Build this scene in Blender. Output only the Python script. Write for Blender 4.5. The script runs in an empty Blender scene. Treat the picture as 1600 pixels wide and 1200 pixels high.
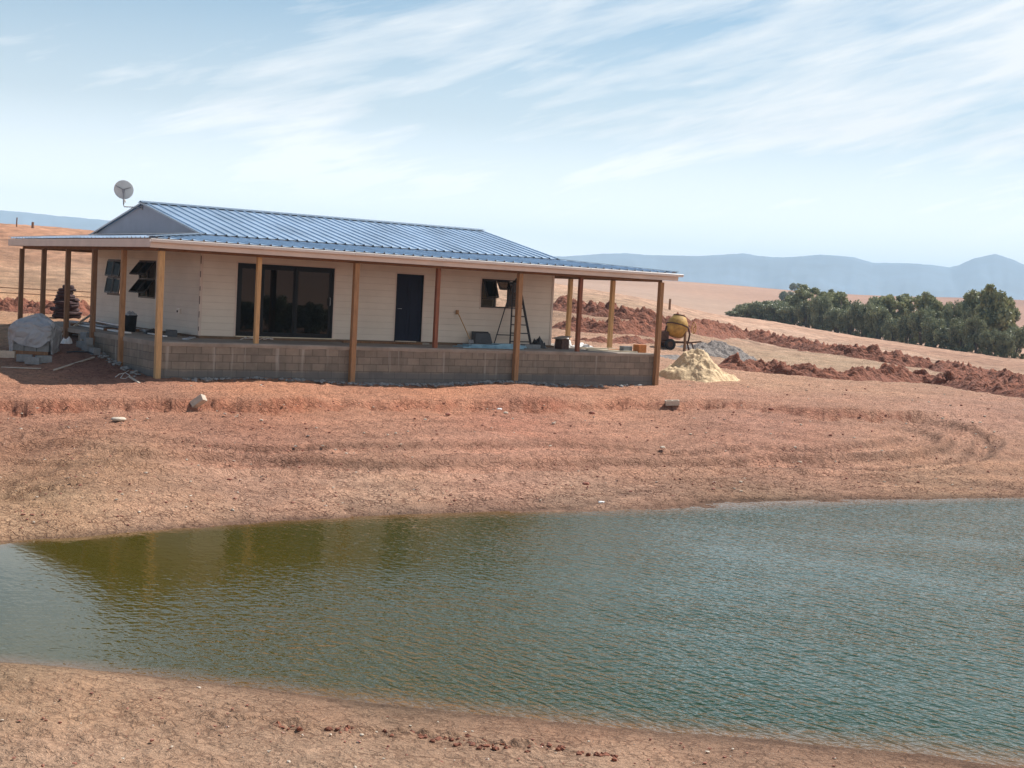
import bpy, bmesh, math, random
import numpy as np
from mathutils import Vector, Matrix
R = math.radians
random.seed(7); rng = np.random.default_rng(7)
scn = bpy.context.scene
col = scn.collection

# ------------------------------------------------------------ camera
F, PITCH, ROLL, YAW = 2213.0, -0.0637, 0.0526, 0.6145
CAM = np.array([-13.30, -34.543, 2.5815])
_f = np.array([math.sin(YAW)*math.cos(PITCH), math.cos(YAW)*math.cos(PITCH), math.sin(PITCH)])
_r0 = np.array([math.cos(YAW), -math.sin(YAW), 0.0]); _u0 = np.cross(_r0, _f)
_r = math.cos(ROLL)*_r0 + math.sin(ROLL)*_u0
_u = -math.sin(ROLL)*_r0 + math.cos(ROLL)*_u0
cd = bpy.data.cameras.new('camera'); cam = bpy.data.objects.new('camera', cd); col.objects.link(cam)
cd.sensor_width = 36; cd.lens = F/1600*36; cd.clip_start = 0.1; cd.clip_end = 30000
cam.matrix_world = Matrix(((_r[0], _u[0], -_f[0], CAM[0]), (_r[1], _u[1], -_f[1], CAM[1]), (_r[2], _u[2], -_f[2], CAM[2]), (0, 0, 0, 1)))
scn.camera = cam
scn.view_settings.view_transform = 'Standard'; scn.view_settings.look = 'None'
scn.view_settings.exposure = 0.47; scn.view_settings.gamma = 1
scn.cycles.volume_bounces = 1; scn.cycles.max_bounces = 8; scn.cycles.transparent_max_bounces = 12

# ------------------------------------------------------------ sun and sky
SUNV = Vector((3.05, 0.32, 3.60)).normalized()
sl = bpy.data.lights.new('sun', 'SUN'); sl.energy = 5.0; sl.angle = R(0.55); sl.color = (1, .965, .91)
so = bpy.data.objects.new('sun', sl); col.objects.link(so); so.rotation_euler = SUNV.to_track_quat('Z', 'Y').to_euler()
so.location = (30, 0, 40)

def newtree(nt):
    nt.nodes.clear()
    def n(t, **kw):
        nd = nt.nodes.new(t)
        for k, v in kw.items():
            if k.startswith('i_'):
                key = k[2:]
                key = int(key) if key.isdigit() else key.replace('_', ' ')
                nd.inputs[key].default_value = v
            else: setattr(nd, k, v)
        return nd
    def l(a, b): nt.links.new(a, b)
    return n, l
def mth(n, l, op, a, b=None, clamp=False):
    nd = n('ShaderNodeMath', operation=op); nd.use_clamp = clamp
    for i, v in enumerate((a, b)):
        if v is None: continue
        if isinstance(v, (int, float)): nd.inputs[i].default_value = v
        else: l(v, nd.inputs[i])
    return nd.outputs[0]
def mixc(n, l, fac, a, b, mode='MIX'):
    nd = n('ShaderNodeMix', data_type='RGBA', blend_type=mode)
    for s, v in ((0, fac), (6, a), (7, b)):
        if isinstance(v, (int, float)): nd.inputs[s].default_value = v
        elif isinstance(v, tuple): nd.inputs[s].default_value = (*v[:3], 1)
        else: l(v, nd.inputs[s])
    return nd.outputs[2]
def ramp(n, l, fac, *stops):
    nd = n('ShaderNodeValToRGB'); e = nd.color_ramp.elements
    while len(e) < len(stops): e.new(0.5)
    for el, (p, c) in zip(e, stops):
        el.position = p; el.color = (c, c, c, 1) if isinstance(c, (int, float)) else (*c, 1)
    l(fac, nd.inputs[0]); return nd.outputs[0]

w = bpy.data.worlds.new('World'); scn.world = w; w.use_nodes = True
n, l = newtree(w.node_tree)
sky = n('ShaderNodeTexSky', sky_type='NISHITA'); sky.sun_disc = False
sky.sun_elevation = math.asin(SUNV.z); sky.sun_rotation = math.atan2(SUNV.x, SUNV.y)
sky.dust_density = 0.6; sky.ozone_density = 1.2; sky.altitude = 100
tc = n('ShaderNodeTexCoord'); sep = n('ShaderNodeSeparateXYZ'); l(tc.outputs['Generated'], sep.inputs[0])
# azimuth relative to the view direction, and elevation
rot = n('ShaderNodeVectorRotate', rotation_type='Z_AXIS'); rot.inputs['Angle'].default_value = YAW; l(tc.outputs['Generated'], rot.inputs['Vector'])
s2 = n('ShaderNodeSeparateXYZ'); l(rot.outputs[0], s2.inputs[0])
az = mth(n, l, 'ARCTAN2', s2.outputs[0], s2.outputs[1]); el = mth(n, l, 'ARCSINE', s2.outputs[2])
def streak(th, su, sv, seed, detail, rough, dist=0.0):
    c_, s_ = math.cos(th), math.sin(th)
    u = mth(n, l, 'ADD', mth(n, l, 'MULTIPLY', az, c_*su), mth(n, l, 'MULTIPLY', el, s_*su))
    v = mth(n, l, 'ADD', mth(n, l, 'MULTIPLY', az, -s_*sv), mth(n, l, 'MULTIPLY', el, c_*sv))
    cb = n('ShaderNodeCombineXYZ'); l(u, cb.inputs[0]); l(v, cb.inputs[1]); cb.inputs[2].default_value = seed
    nz = n('ShaderNodeTexNoise'); nz.inputs['Scale'].default_value = 1; nz.inputs['Detail'].default_value = detail
    nz.inputs['Roughness'].default_value = rough; nz.inputs['Distortion'].default_value = dist
    l(cb.outputs[0], nz.inputs['Vector']); return nz.outputs['Fac']
big = streak(0.26, 2.2, 9, 3.3, 3, .5, .6)
med = streak(0.32, 4.5, 30, 8.1, 6, .6, .5)
fin = streak(0.24, 12, 90, 1.7, 4, .6, .3)
c5 = lambda x, k: mth(n, l, 'MULTIPLY', mth(n, l, 'SUBTRACT', x, .5), k)
m = mth(n, l, 'ADD', c5(big, 2.4), mth(n, l, 'ADD', c5(med, 2.0), c5(fin, 1.0)))
m = mth(n, l, 'ADD', m, mth(n, l, 'ADD', mth(n, l, 'MULTIPLY', az, .50), .74))
m = mth(n, l, 'ADD', m, mth(n, l, 'MULTIPLY', el, -1.3))
cl = ramp(n, l, m, (.14, .0), (.55, .48), (1.0, .92))
cl = mth(n, l, 'MULTIPLY', cl, ramp(n, l, el, (.3, 1.), (.6, .0)))
cl = mth(n, l, 'MAXIMUM', cl, ramp(n, l, el, (0.0, .95), (.06, .88), (.12, .42), (.20, .04)))
cloudcol = mixc(n, l, ramp(n, l, el, (.0, 0.), (.25, 1.)), (9.6, 9.1, 8.7), (8.0, 8.2, 8.2))
skyc = mixc(n, l, 1.0, sky.outputs[0], (.62, .77, .79), 'MULTIPLY')
bg = n('ShaderNodeBackground'); bg.inputs[1].default_value = 0.092
low = ramp(n, l, el, (.0, 1.6), (.055, 1.38), (.12, 1.0))
l(mixc(n, l, 1., mixc(n, l, cl, skyc, cloudcol), low, 'MULTIPLY'), bg.inputs[0])
wo = n('ShaderNodeOutputWorld'); l(bg.outputs[0], wo.inputs[0])

# ------------------------------------------------------------ picture helpers
def ray(px, py): return _f + _r*(px-800)/F - _u*(py-600)/F
def at(px, py, d): return CAM + ray(px, py)*d
def pl(px, py, ax, v):
    d = ray(px, py); return CAM + d*((v-CAM[ax])/d[ax])

# ------------------------------------------------------------ tags and builders
def tag(o, label=None, cat=None, group=None, kind=None):
    if label: o['label'] = label
    if cat: o['category'] = cat
    if group: o['group'] = group
    if kind: o['kind'] = kind
    return o
def empty(name, loc=(0, 0, 0), rz=0, label=None, cat=None, group=None):
    o = bpy.data.objects.new(name, None); o.empty_display_size = .2; col.objects.link(o)
    o.location = tuple(loc); o.rotation_euler = (0, 0, rz); return tag(o, label, cat, group)
def copy_tree(o, parent=None):
    c = o.copy(); col.objects.link(c); c.parent = parent
    for ch in list(o.children): copy_tree(ch, c)
    return c
class MB:
    def __init__(s): s.v = []; s.f = []
    def add(s, vs, fs):
        b = len(s.v); s.v += [tuple(map(float, p)) for p in vs]; s.f += [tuple(b+i for i in q) for q in fs]; return s
    def box(s, x0, x1, y0, y1, z0, z1):
        return s.add([(x0,y0,z0),(x1,y0,z0),(x1,y1,z0),(x0,y1,z0),(x0,y0,z1),(x1,y0,z1),(x1,y1,z1),(x0,y1,z1)],
            [(0,3,2,1),(4,5,6,7),(0,1,5,4),(1,2,6,5),(2,3,7,6),(3,0,4,7)])
    def beam(s, a, b, wd, h, up=(0, 0, 1), h2=None, w2=None):
        a = Vector(a); b = Vector(b); d = (b-a).normalized(); u = Vector(up)
        sd = d.cross(u)
        if sd.length < 1e-4: sd = d.cross(Vector((0, 1, 0)))
        sd.normalize(); u = sd.cross(d).normalized()
        vs = []
        for p, ww, hh in ((a, wd, h), (b, w2 or wd, h2 or h)):
            for i, j in ((-1, -1), (1, -1), (1, 1), (-1, 1)): vs.append(p+sd*(i*ww/2)+u*(j*hh/2))
        return s.add(vs, [(0,3,2,1)[::-1], (4,5,6,7)[::-1], (0,1,5,4)[::-1], (1,2,6,5)[::-1], (2,3,7,6)[::-1], (3,0,4,7)[::-1]])
    def tube(s, pts, rad, k=8, caps=True):
        pts = [Vector(p) for p in pts]; m = len(pts); vs = []; up = Vector((0, 0, 1))
        if not hasattr(rad, '__len__'): rad = [rad]*m
        prev = None
        for i, p in enumerate(pts):
            d = (pts[min(i+1, m-1)]-pts[max(i-1, 0)]).normalized()
            if prev is None:
                sd = d.cross(up)
                if sd.length < .05: sd = d.cross(Vector((1, 0, 0)))
            else: sd = prev - d*prev.dot(d)
            sd.normalize(); prev = sd; u = d.cross(sd)
            for j in range(k):
                t = 2*math.pi*j/k; vs.append(p+(sd*math.cos(t)+u*math.sin(t))*rad[i])
        fs = [(i*k+j, i*k+(j+1) % k, (i+1)*k+(j+1) % k, (i+1)*k+j) for i in range(m-1) for j in range(k)]
        if caps: fs += [tuple(range(k))[::-1], tuple((m-1)*k+j for j in range(k))]
        return s.add(vs, fs)
    def lathe(s, prof, k=24, M=Matrix()):   # prof (r, z)
        vs = [M @ Vector((r*math.cos(2*math.pi*j/k), r*math.sin(2*math.pi*j/k), z)) for r, z in prof for j in range(k)]
        fs = [(i*k+j, i*k+(j+1) % k, (i+1)*k+(j+1) % k, (i+1)*k+j) for i in range(len(prof)-1) for j in range(k)]
        return s.add(vs, fs)
    def build(s, name, m, parent=None, smooth=False, bevel=0, loc=None, rot=None):
        me = bpy.data.meshes.new(name); me.from_pydata(s.v, [], s.f); me.update()
        if bevel or smooth:
            bm = bmesh.new(); bm.from_mesh(me)
            bmesh.ops.recalc_face_normals(bm, faces=bm.faces)
            if bevel: bmesh.ops.bevel(bm, geom=bm.edges[:], offset=bevel, segments=2, affect='EDGES', profile=.6)
            bm.to_mesh(me); bm.free()
        else:
            bm = bmesh.new(); bm.from_mesh(me); bmesh.ops.recalc_face_normals(bm, faces=bm.faces); bm.to_mesh(me); bm.free()
        me.materials.append(m)
        if smooth: me.polygons.foreach_set('use_smooth', [True]*len(me.polygons))
        o = bpy.data.objects.new(name, me); col.objects.link(o); o.parent = parent
        if loc is not None: o.location = tuple(loc)
        if rot is not None: o.rotation_euler = rot
        return o
def npmesh(name, V, Q, m, parent=None, smooth=True, vcol=None):
    V = np.asarray(V, np.float32); Q = np.asarray(Q, np.int32); k = Q.shape[1]
    me = bpy.data.meshes.new(name); me.vertices.add(len(V)); me.vertices.foreach_set('co', V.ravel())
    me.loops.add(Q.size); me.loops.foreach_set('vertex_index', Q.ravel())
    me.polygons.add(len(Q)); me.polygons.foreach_set('loop_start', np.arange(0, Q.size, k, dtype=np.int32))
    me.polygons.foreach_set('use_smooth', np.full(len(Q), smooth))
    me.update(calc_edges=True)
    if vcol is not None:
        for nm, arr in vcol.items():
            if arr.ndim == 2:
                a = me.attributes.new(nm, 'FLOAT_COLOR', 'POINT')
                c4 = np.ones((len(V), 4), np.float32); c4[:, :3] = arr; a.data.foreach_set('color', c4.ravel())
            else:
                a = me.attributes.new(nm, 'FLOAT', 'POINT'); a.data.foreach_set('value', arr.astype(np.float32))
    me.materials.append(m)
    o = bpy.data.objects.new(name, me); col.objects.link(o); o.parent = parent; return o
# gradient noise
_g = np.random.default_rng(3); _perm = _g.permutation(512); _ga = _g.random(512)*2*np.pi
def perlin(x, y, seed=0):
    xi = np.floor(x).astype(np.int64); yi = np.floor(y).astype(np.int64); xf = x-xi; yf = y-yi
    def g(ix, iy, dx, dy):
        h = _perm[(ix+_perm[(iy+seed*17) & 511]) & 511]; a = _ga[h]; return np.cos(a)*dx+np.sin(a)*dy
    u = xf*xf*xf*(xf*(xf*6-15)+10); v = yf*yf*yf*(yf*(yf*6-15)+10)
    a = g(xi, yi, xf, yf); b = g(xi+1, yi, xf-1, yf); c = g(xi, yi+1, xf, yf-1); d = g(xi+1, yi+1, xf-1, yf-1)
    return (a+(b-a)*u)*(1-v)+(c+(d-c)*u)*v
def fbm(x, y, o=4, seed=0, gain=.5):
    s = 0; a = 1
    for i in range(o): s = s+a*perlin(x*2**i+i*13.1, y*2**i-i*7.7, seed+i); a *= gain
    return s

# ------------------------------------------------------------ materials
def mat(name, c, rough=.8, metal=0., var=.15, vs=6., bump=.3, bs=40., bd=.01, c2=None, spec=.5, stretch=(1, 1, 1)):
    m = bpy.data.materials.new(name); m.use_nodes = True; n, l = newtree(m.node_tree)
    tc = n('ShaderNodeTexCoord'); mp = n('ShaderNodeMapping'); mp.inputs['Scale'].default_value = stretch
    l(tc.outputs['Object'], mp.inputs[0])
    nz = n('ShaderNodeTexNoise'); nz.inputs['Scale'].default_value = vs; nz.inputs['Detail'].default_value = 6; nz.inputs['Roughness'].default_value = .65
    l(mp.outputs[0], nz.inputs['Vector'])
    lo = tuple(x*(1-var) for x in c); hi = c2 or tuple(min(1, x*(1+var)) for x in c)
    cc = mixc(n, l, ramp(n, l, nz.outputs['Fac'], (.3, 0.), (.7, 1.)), lo, hi)
    p = n('ShaderNodeBsdfPrincipled'); l(cc, p.inputs['Base Color'])
    p.inputs['Roughness'].default_value = rough; p.inputs['Metallic'].default_value = metal
    p.inputs['Specular IOR Level'].default_value = spec
    if bump:
        b = n('ShaderNodeBump'); b.inputs['Strength'].default_value = bump; b.inputs['Distance'].default_value = bd
        n2 = n('ShaderNodeTexNoise'); n2.inputs['Scale'].default_value = bs; n2.inputs['Detail'].default_value = 5; l(mp.outputs[0], n2.inputs['Vector'])
        l(n2.outputs['Fac'], b.inputs['Height']); l(b.outputs[0], p.inputs['Normal'])
    o = n('ShaderNodeOutputMaterial'); l(p.outputs[0], o.inputs[0]); return m

def soil_mat():
    m = bpy.data.materials.new('soil'); m.use_nodes = True; n, l = newtree(m.node_tree)
    tc = n('ShaderNodeTexCoord'); P = tc.outputs['Object']
    at_ = n('ShaderNodeAttribute'); at_.attribute_name = 'Col'; cr = n('ShaderNodeAttribute'); cr.attribute_name = 'crack'
    fr = n('ShaderNodeAttribute'); fr.attribute_name = 'fine'
    def nz(s, d=5, r=.6, dist=0):
        x = n('ShaderNodeTexNoise'); x.inputs['Scale'].default_value = s; x.inputs['Detail'].default_value = d
        x.inputs['Roughness'].default_value = r; x.inputs['Distortion'].default_value = dist; l(P, x.inputs['Vector']); return x.outputs['Fac']
    a, b, c = nz(.35, 6, .65), nz(3.2, 6, .7, .6), nz(17, 4, .7, 1.2)
    v = mth(n, l, 'ADD', mth(n, l, 'MULTIPLY', ramp(n, l, a, (.3, 0.), (.7, 1.)), .30), mth(n, l, 'ADD', mth(n, l, 'MULTIPLY', ramp(n, l, b, (.3, 0.), (.7, 1.)), .30), mth(n, l, 'MULTIPLY', ramp(n, l, c, (.32, 0.), (.66, 1.)), .32)))
    v = mth(n, l, 'ADD', v, .62)
    cc = mixc(n, l, 1., at_.outputs['Color'], v, 'MULTIPLY')
    # reddish and tan patches
    hue = ramp(n, l, nz(.8, 4, .6), (.42, 0.), (.62, 1.))
    cc = mixc(n, l, mth(n, l, 'MULTIPLY', hue, .35), cc, mixc(n, l, 1., cc, (1.06, .95, .88), 'MULTIPLY'))
    # pebbles, both pale and dark
    vo = n('ShaderNodeTexVoronoi'); vo.inputs['Scale'].default_value = 26; l(P, vo.inputs['Vector'])
    pb = ramp(n, l, vo.outputs['Distance'], (.10, 1.), (.22, 0.))
    sel = n('ShaderNodeSeparateColor'); l(vo.outputs['Color'], sel.inputs[0])
    pale = mth(n, l, 'MULTIPLY', pb, mth(n, l, 'GREATER_THAN', sel.outputs[0], .86)); dark = mth(n, l, 'MULTIPLY', pb, mth(n, l, 'LESS_THAN', sel.outputs[0], .12))
    cc = mixc(n, l, mth(n, l, 'MULTIPLY', pale, .55), cc, (.62, .48, .36)); cc = mixc(n, l, mth(n, l, 'MULTIPLY', dark, .5), cc, (.13, .06, .045))
    # squiggly shrinkage cracks
    wv = n('ShaderNodeTexNoise'); wv.inputs['Scale'].default_value = 5; wv.inputs['Detail'].default_value = 3; l(P, wv.inputs['Vector'])
    wp = n('ShaderNodeMix', data_type='VECTOR'); wp.inputs[0].default_value = .12; l(P, wp.inputs[4]); l(wv.outputs['Color'], wp.inputs[5])
    def cracks(s, w0, w1):
        ve = n('ShaderNodeTexVoronoi', feature='DISTANCE_TO_EDGE'); ve.inputs['Scale'].default_value = s; l(wp.outputs[1], ve.inputs['Vector'])
        return ramp(n, l, ve.outputs['Distance'], (w0, 1.), (w1, 0.))
    k1 = mth(n, l, 'MULTIPLY', cracks(5.5, .02, .075), ramp(n, l, nz(2.1, 3), (.42, 0.), (.55, 1.)))
    k3 = mth(n, l, 'MULTIPLY', cracks(3.2, .02, .06), ramp(n, l, nz(1.1, 4), (.48, 0.), (.56, 1.)))
    k2 = mth(n, l, 'MULTIPLY', cracks(9, .03, .12), ramp(n, l, nz(3.7, 3), (.40, 0.), (.56, 1.)))
    k = mth(n, l, 'MAXIMUM', mth(n, l, 'MULTIPLY', k1, cr.outputs['Fac']), mth(n, l, 'MULTIPLY', k2, mth(n, l, 'ADD', mth(n, l, 'MULTIPLY', cr.outputs['Fac'], .5), .62)))
    k = mth(n, l, 'MAXIMUM', k, mth(n, l, 'MULTIPLY', k3, .55))
    k = mth(n, l, 'MULTIPLY', k, fr.outputs['Fac'])
    cc = mixc(n, l, mth(n, l, 'MULTIPLY', k, .92), cc, mixc(n, l, 1., cc, (.33, .26, .24), 'MULTIPLY'))
    p = n('ShaderNodeBsdfPrincipled'); l(cc, p.inputs['Base Color']); p.inputs['Roughness'].default_value = .95; p.inputs['Specular IOR Level'].default_value = .15
    h = mth(n, l, 'ADD', mth(n, l, 'MULTIPLY', b, 1.0), mth(n, l, 'ADD', mth(n, l, 'MULTIPLY', nz(7, 5, .6, 1.8), 1.0), mth(n, l, 'MULTIPLY', c, .4)))
    h = mth(n, l, 'ADD', h, mth(n, l, 'ADD', mth(n, l, 'MULTIPLY', nz(48, 3, .6, .8), .26), mth(n, l, 'MULTIPLY', nz(110, 2, .6, .8), .10))); h = mth(n, l, 'ADD', h, mth(n, l, 'MULTIPLY', pb, .05)); h = mth(n, l, 'SUBTRACT', h, mth(n, l, 'MULTIPLY', k, .25))
    bp = n('ShaderNodeBump'); bp.inputs['Distance'].default_value = .15; l(fr.outputs['Fac'], bp.inputs['Strength']); l(h, bp.inputs['Height']); l(bp.outputs[0], p.inputs['Normal'])
    o = n('ShaderNodeOutputMaterial'); l(p.outputs[0], o.inputs[0]); return m

def wall_mat():
    m = bpy.data.materials.new('cladding'); m.use_nodes = True; n, l = newtree(m.node_tree)
    tc = n('ShaderNodeTexCoord'); s = n('ShaderNodeSeparateXYZ'); l(tc.outputs['Object'], s.inputs[0])
    fr = mth(n, l, 'FRACT', mth(n, l, 'MULTIPLY', s.outputs[2], 1/.19))
    ln = ramp(n, l, fr, (.0, .82), (.05, .93), (.10, 1.), (1., 1.))
    nz = n('ShaderNodeTexNoise'); nz.inputs['Scale'].default_value = 1.3; nz.inputs['Detail'].default_value = 6; l(tc.outputs['Object'], nz.inputs['Vector'])
    base = mixc(n, l, ramp(n, l, nz.outputs['Fac'], (.3, 0.), (.7, 1.)), (.64, .56, .48), (.72, .64, .55))
    mp = n('ShaderNodeMapping'); mp.inputs['Scale'].default_value = (.7, .7, 9); l(tc.outputs['Object'], mp.inputs[0])
    n2 = n('ShaderNodeTexNoise'); n2.inputs['Scale'].default_value = 3; n2.inputs['Detail'].default_value = 4; l(mp.outputs[0], n2.inputs['Vector'])
    base = mixc(n, l, mth(n, l, 'MULTIPLY', ramp(n, l, n2.outputs['Fac'], (.5, 0.), (.75, 1.)), .18), base, (.47, .41, .36))
    cc = mixc(n, l, 1., base, ln, 'MULTIPLY')
    p = n('ShaderNodeBsdfPrincipled'); l(cc, p.inputs['Base Color']); p.inputs['Roughness'].default_value = .75
    b = n('ShaderNodeBump'); b.inputs['Distance'].default_value = .012; b.inputs['Strength'].default_value = .8; l(mth(n, l, 'SUBTRACT', 1., fr), b.inputs['Height']); l(b.outputs[0], p.inputs['Normal'])
    o = n('ShaderNodeOutputMaterial'); l(p.outputs[0], o.inputs[0]); return m

def block_mat():
    m = bpy.data.materials.new('blockwork'); m.use_nodes = True; n, l = newtree(m.node_tree)
    tc = n('ShaderNodeTexCoord'); s = n('ShaderNodeSeparateXYZ'); l(tc.outputs['Object'], s.inputs[0])
    cb = n('ShaderNodeCombineXYZ'); l(mth(n, l, 'ADD', s.outputs[0], s.outputs[1]), cb.inputs[0]); l(s.outputs[2], cb.inputs[1])
    br = n('ShaderNodeTexBrick'); br.inputs['Scale'].default_value = 1; br.inputs['Brick Width'].default_value = .40; br.inputs['Row Height'].default_value = .2
    br.inputs['Mortar Size'].default_value = .008; br.inputs['Mortar Smooth'].default_value = .3; br.inputs['Bias'].default_value = 0
    br.inputs['Color1'].default_value = (.27, .215, .165, 1); br.inputs['Color2'].default_value = (.20, .16, .125, 1); br.inputs['Mortar'].default_value = (.12, .10, .08, 1)
    l(cb.outputs[0], br.inputs['Vector'])
    nz = n('ShaderNodeTexNoise'); nz.inputs['Scale'].default_value = 2.2; nz.inputs['Detail'].default_value = 7; nz.inputs['Roughness'].default_value = .7; l(tc.outputs['Object'], nz.inputs['Vector'])
    v = ramp(n, l, nz.outputs['Fac'], (.25, .70), (.75, 1.25))
    cc = mixc(n, l, 1., br.outputs['Color'], v, 'MULTIPLY')
    # lime runs down the face
    mp = n('ShaderNodeMapping'); mp.inputs['Scale'].default_value = (5.5, 5.5, .35); l(tc.outputs['Object'], mp.inputs[0])
    n3 = n('ShaderNodeTexNoise'); n3.inputs['Scale'].default_value = 1; n3.inputs['Detail'].default_value = 3; l(mp.outputs[0], n3.inputs['Vector'])
    cc = mixc(n, l, mth(n, l, 'MULTIPLY', ramp(n, l, n3.outputs['Fac'], (.58, 0.), (.70, 1.)), .6), cc, (.42, .38, .33))
    # splash-damp lowest course
    edge = mth(n, l, 'ADD', s.outputs[2], mth(n, l, 'MULTIPLY', nz.outputs['Fac'], .12))
    cc = mixc(n, l, ramp(n, l, edge, (.20, .62), (.27, 0.)), cc, (.11, .115, .12))
    p = n('ShaderNodeBsdfPrincipled'); l(cc, p.inputs['Base Color']); p.inputs['Roughness'].default_value = .95
    n4 = n('ShaderNodeTexNoise'); n4.inputs['Scale'].default_value = 60; l(tc.outputs['Object'], n4.inputs['Vector'])
    b = n('ShaderNodeBump'); b.inputs['Distance'].default_value = .012; b.inputs['Strength'].default_value = .7
    l(mth(n, l, 'SUBTRACT', mth(n, l, 'MULTIPLY', n4.outputs['Fac'], .3), br.outputs['Fac']), b.inputs['Height']); l(b.outputs[0], p.inputs['Normal'])
    o = n('ShaderNodeOutputMaterial'); l(p.outputs[0], o.inputs[0]); return m

def glass_mat(name, tint, refl=1.5):
    m = bpy.data.materials.new(name); m.use_nodes = True; n, l = newtree(m.node_tree)
    tr = n('ShaderNodeBsdfTransparent'); tr.inputs[0].default_value = (*tint, 1)
    g = n('ShaderNodeBsdfGlossy'); g.inputs['Roughness'].default_value = .01; g.inputs[0].default_value = (.95, .97, 1, 1)
    fz = n('ShaderNodeFresnel'); fz.inputs[0].default_value = refl
    # dust film
    nz = n('ShaderNodeTexNoise'); nz.inputs['Scale'].default_value = 4; df = n('ShaderNodeBsdfDiffuse'); df.inputs[0].default_value = (.4, .32, .27, 1)
    mx = n('ShaderNodeMixShader'); l(fz.outputs[0], mx.inputs[0]); l(tr.outputs[0], mx.inputs[1]); l(g.outputs[0], mx.inputs[2])
    m2 = n('ShaderNodeMixShader'); l(mth(n, l, 'MULTIPLY', nz.outputs['Fac'], .012), m2.inputs[0]); l(mx.outputs[0], m2.inputs[1]); l(df.outputs[0], m2.inputs[2])
    o = n('ShaderNodeOutputMaterial'); l(m2.outputs[0], o.inputs[0]); return m

def water_mat():
    m = bpy.data.materials.new('pond_water'); m.use_nodes = True; n, l = newtree(m.node_tree)
    tc = n('ShaderNodeTexCoord'); a = n('ShaderNodeAttribute'); a.attribute_name = 'Col'; am = n('ShaderNodeAttribute'); am.attribute_name = 'calm'
    def wav(angle, sx, sy, detail, dist, seed):
        mp = n('ShaderNodeMapping'); mp.inputs['Rotation'].default_value = (0, 0, angle); mp.inputs['Location'].default_value = (seed, 0, 0)
        l(tc.outputs['Object'], mp.inputs[0])
        m2 = n('ShaderNodeMapping'); m2.inputs['Scale'].default_value = (sx, sy, 1); l(mp.outputs[0], m2.inputs[0])
        x = n('ShaderNodeTexNoise'); x.inputs['Scale'].default_value = 1; x.inputs['Detail'].default_value = detail; x.inputs['Roughness'].default_value = .45; x.inputs['Distortion'].default_value = dist
        l(m2.outputs[0], x.inputs['Vector']); return x.outputs['Fac']
    h = mth(n, l, 'MULTIPLY', wav(1.50, 3.8, 10.0, 1.5, .45, 0), 1.)
    h = mth(n, l, 'ADD', h, mth(n, l, 'MULTIPLY', wav(.25, 4.6, 11.0, 1., .3, 5), .62))
    h = mth(n, l, 'ADD', h, mth(n, l, 'MULTIPLY', wav(1.3, 10, 22, 1.5, .3, 9), .26))
    h = mth(n, l, 'ADD', h, mth(n, l, 'MULTIPLY', wav(.7, .5, .9, 1., .0, 2), .9))
    gust = ramp(n, l, wav(.9, .12, .3, 3., .6, 4), (.3, .45), (.65, 1.))
    b = n('ShaderNodeBump'); b.inputs['Distance'].default_value = .038; l(mth(n, l, 'MULTIPLY', gust, am.outputs['Fac']), b.inputs['Strength']); l(h, b.inputs['Height'])
    p = n('ShaderNodeBsdfPrincipled'); l(a.outputs['Color'], p.inputs['Base Color']); p.inputs['Roughness'].default_value = .035
    p.inputs['IOR'].default_value = 1.33; p.inputs['Specular IOR Level'].default_value = .45; l(b.outputs[0], p.inputs['Normal'])
    o = n('ShaderNodeOutputMaterial'); l(p.outputs[0], o.inputs[0]); return m

SOIL = soil_mat(); CLAD = wall_mat(); BLOCK = block_mat(); WATER = water_mat()
GLASS = glass_mat('window_glass', (.82, .85, .86), 1.12); SASHG = glass_mat('sash_glass', (.24, .22, .21), 1.06); DARKGLASS = glass_mat('tinted_glass', (.025, .025, .04), 1.45)
CONC = mat('concrete', (.33, .29, .25), .95, var=.25, vs=4, bs=70)
CONCG = mat('grey_concrete_block', (.22, .23, .235), .95, var=.2, vs=9, bs=90, bump=.6)
ROOF = mat('zinc_sheet', (.52, .63, .75), .38, .75, var=.22, vs=1.4, bump=.15, bs=3, bd=.01, stretch=(1, .35, 1))
RIDGE = mat('ridge_metal', (.30, .36, .42), .4, .8, var=.1, bump=0)
WHITE = mat('white_paint', (.62, .51, .44), .6, var=.08, vs=2, bump=.1)
GUT = mat('gutter_white', (.72, .66, .61), .45, var=.05, vs=2, bump=0)
WD = dict(vs=5, bs=22, bump=.5, bd=.006, stretch=(5, 5, .6))
W_PALE = mat('pale_pine', (.52, .31, .14), .75, var=.22, **WD)
W_MID = mat('brown_pine', (.34, .18, .085), .8, var=.3, **WD)
W_RED = mat('red_stained_pine', (.23, .085, .045), .8, var=.35, **WD)
W_DARK = mat('dark_treated_pine', (.22, .115, .06), .85, var=.35, **WD)
W_BEAM = mat('beam_timber', (.20, .10, .05), .85, var=.3, vs=3, bs=20, stretch=(1, 1, 4))
BLACK = mat('black_frame', (.006, .006, .009), .45, var=.1, bump=0, spec=.2)
DOORM = mat('navy_door', (.008, .011, .027), .55, var=.2, vs=1.5, bump=.05, spec=.15)
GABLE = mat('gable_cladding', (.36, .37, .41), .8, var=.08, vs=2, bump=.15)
INT = mat('plasterboard', (.66, .58, .48), .9, var=.06, bump=0)
BROWNF = mat('bronze_frame', (.022, .012, .010), .5, var=.1, bump=0)
STEEL = mat('galvanised_steel', (.30, .30, .31), .5, .6, var=.15, bump=0)
DISHM = mat('dish_grey', (.62, .62, .60), .55, var=.08, bump=0)
YELLOW = mat('mixer_yellow', (.34, .17, .04), .7, var=.22, vs=4, bump=.4, bs=20, c2=(.64, .37, .08))
RUST = mat('rusty_steel', (.10, .05, .035), .85, .2, var=.4, vs=12)
RUBBER = mat('tyre_rubber', (.025, .023, .022), .9, var=.2)
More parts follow.
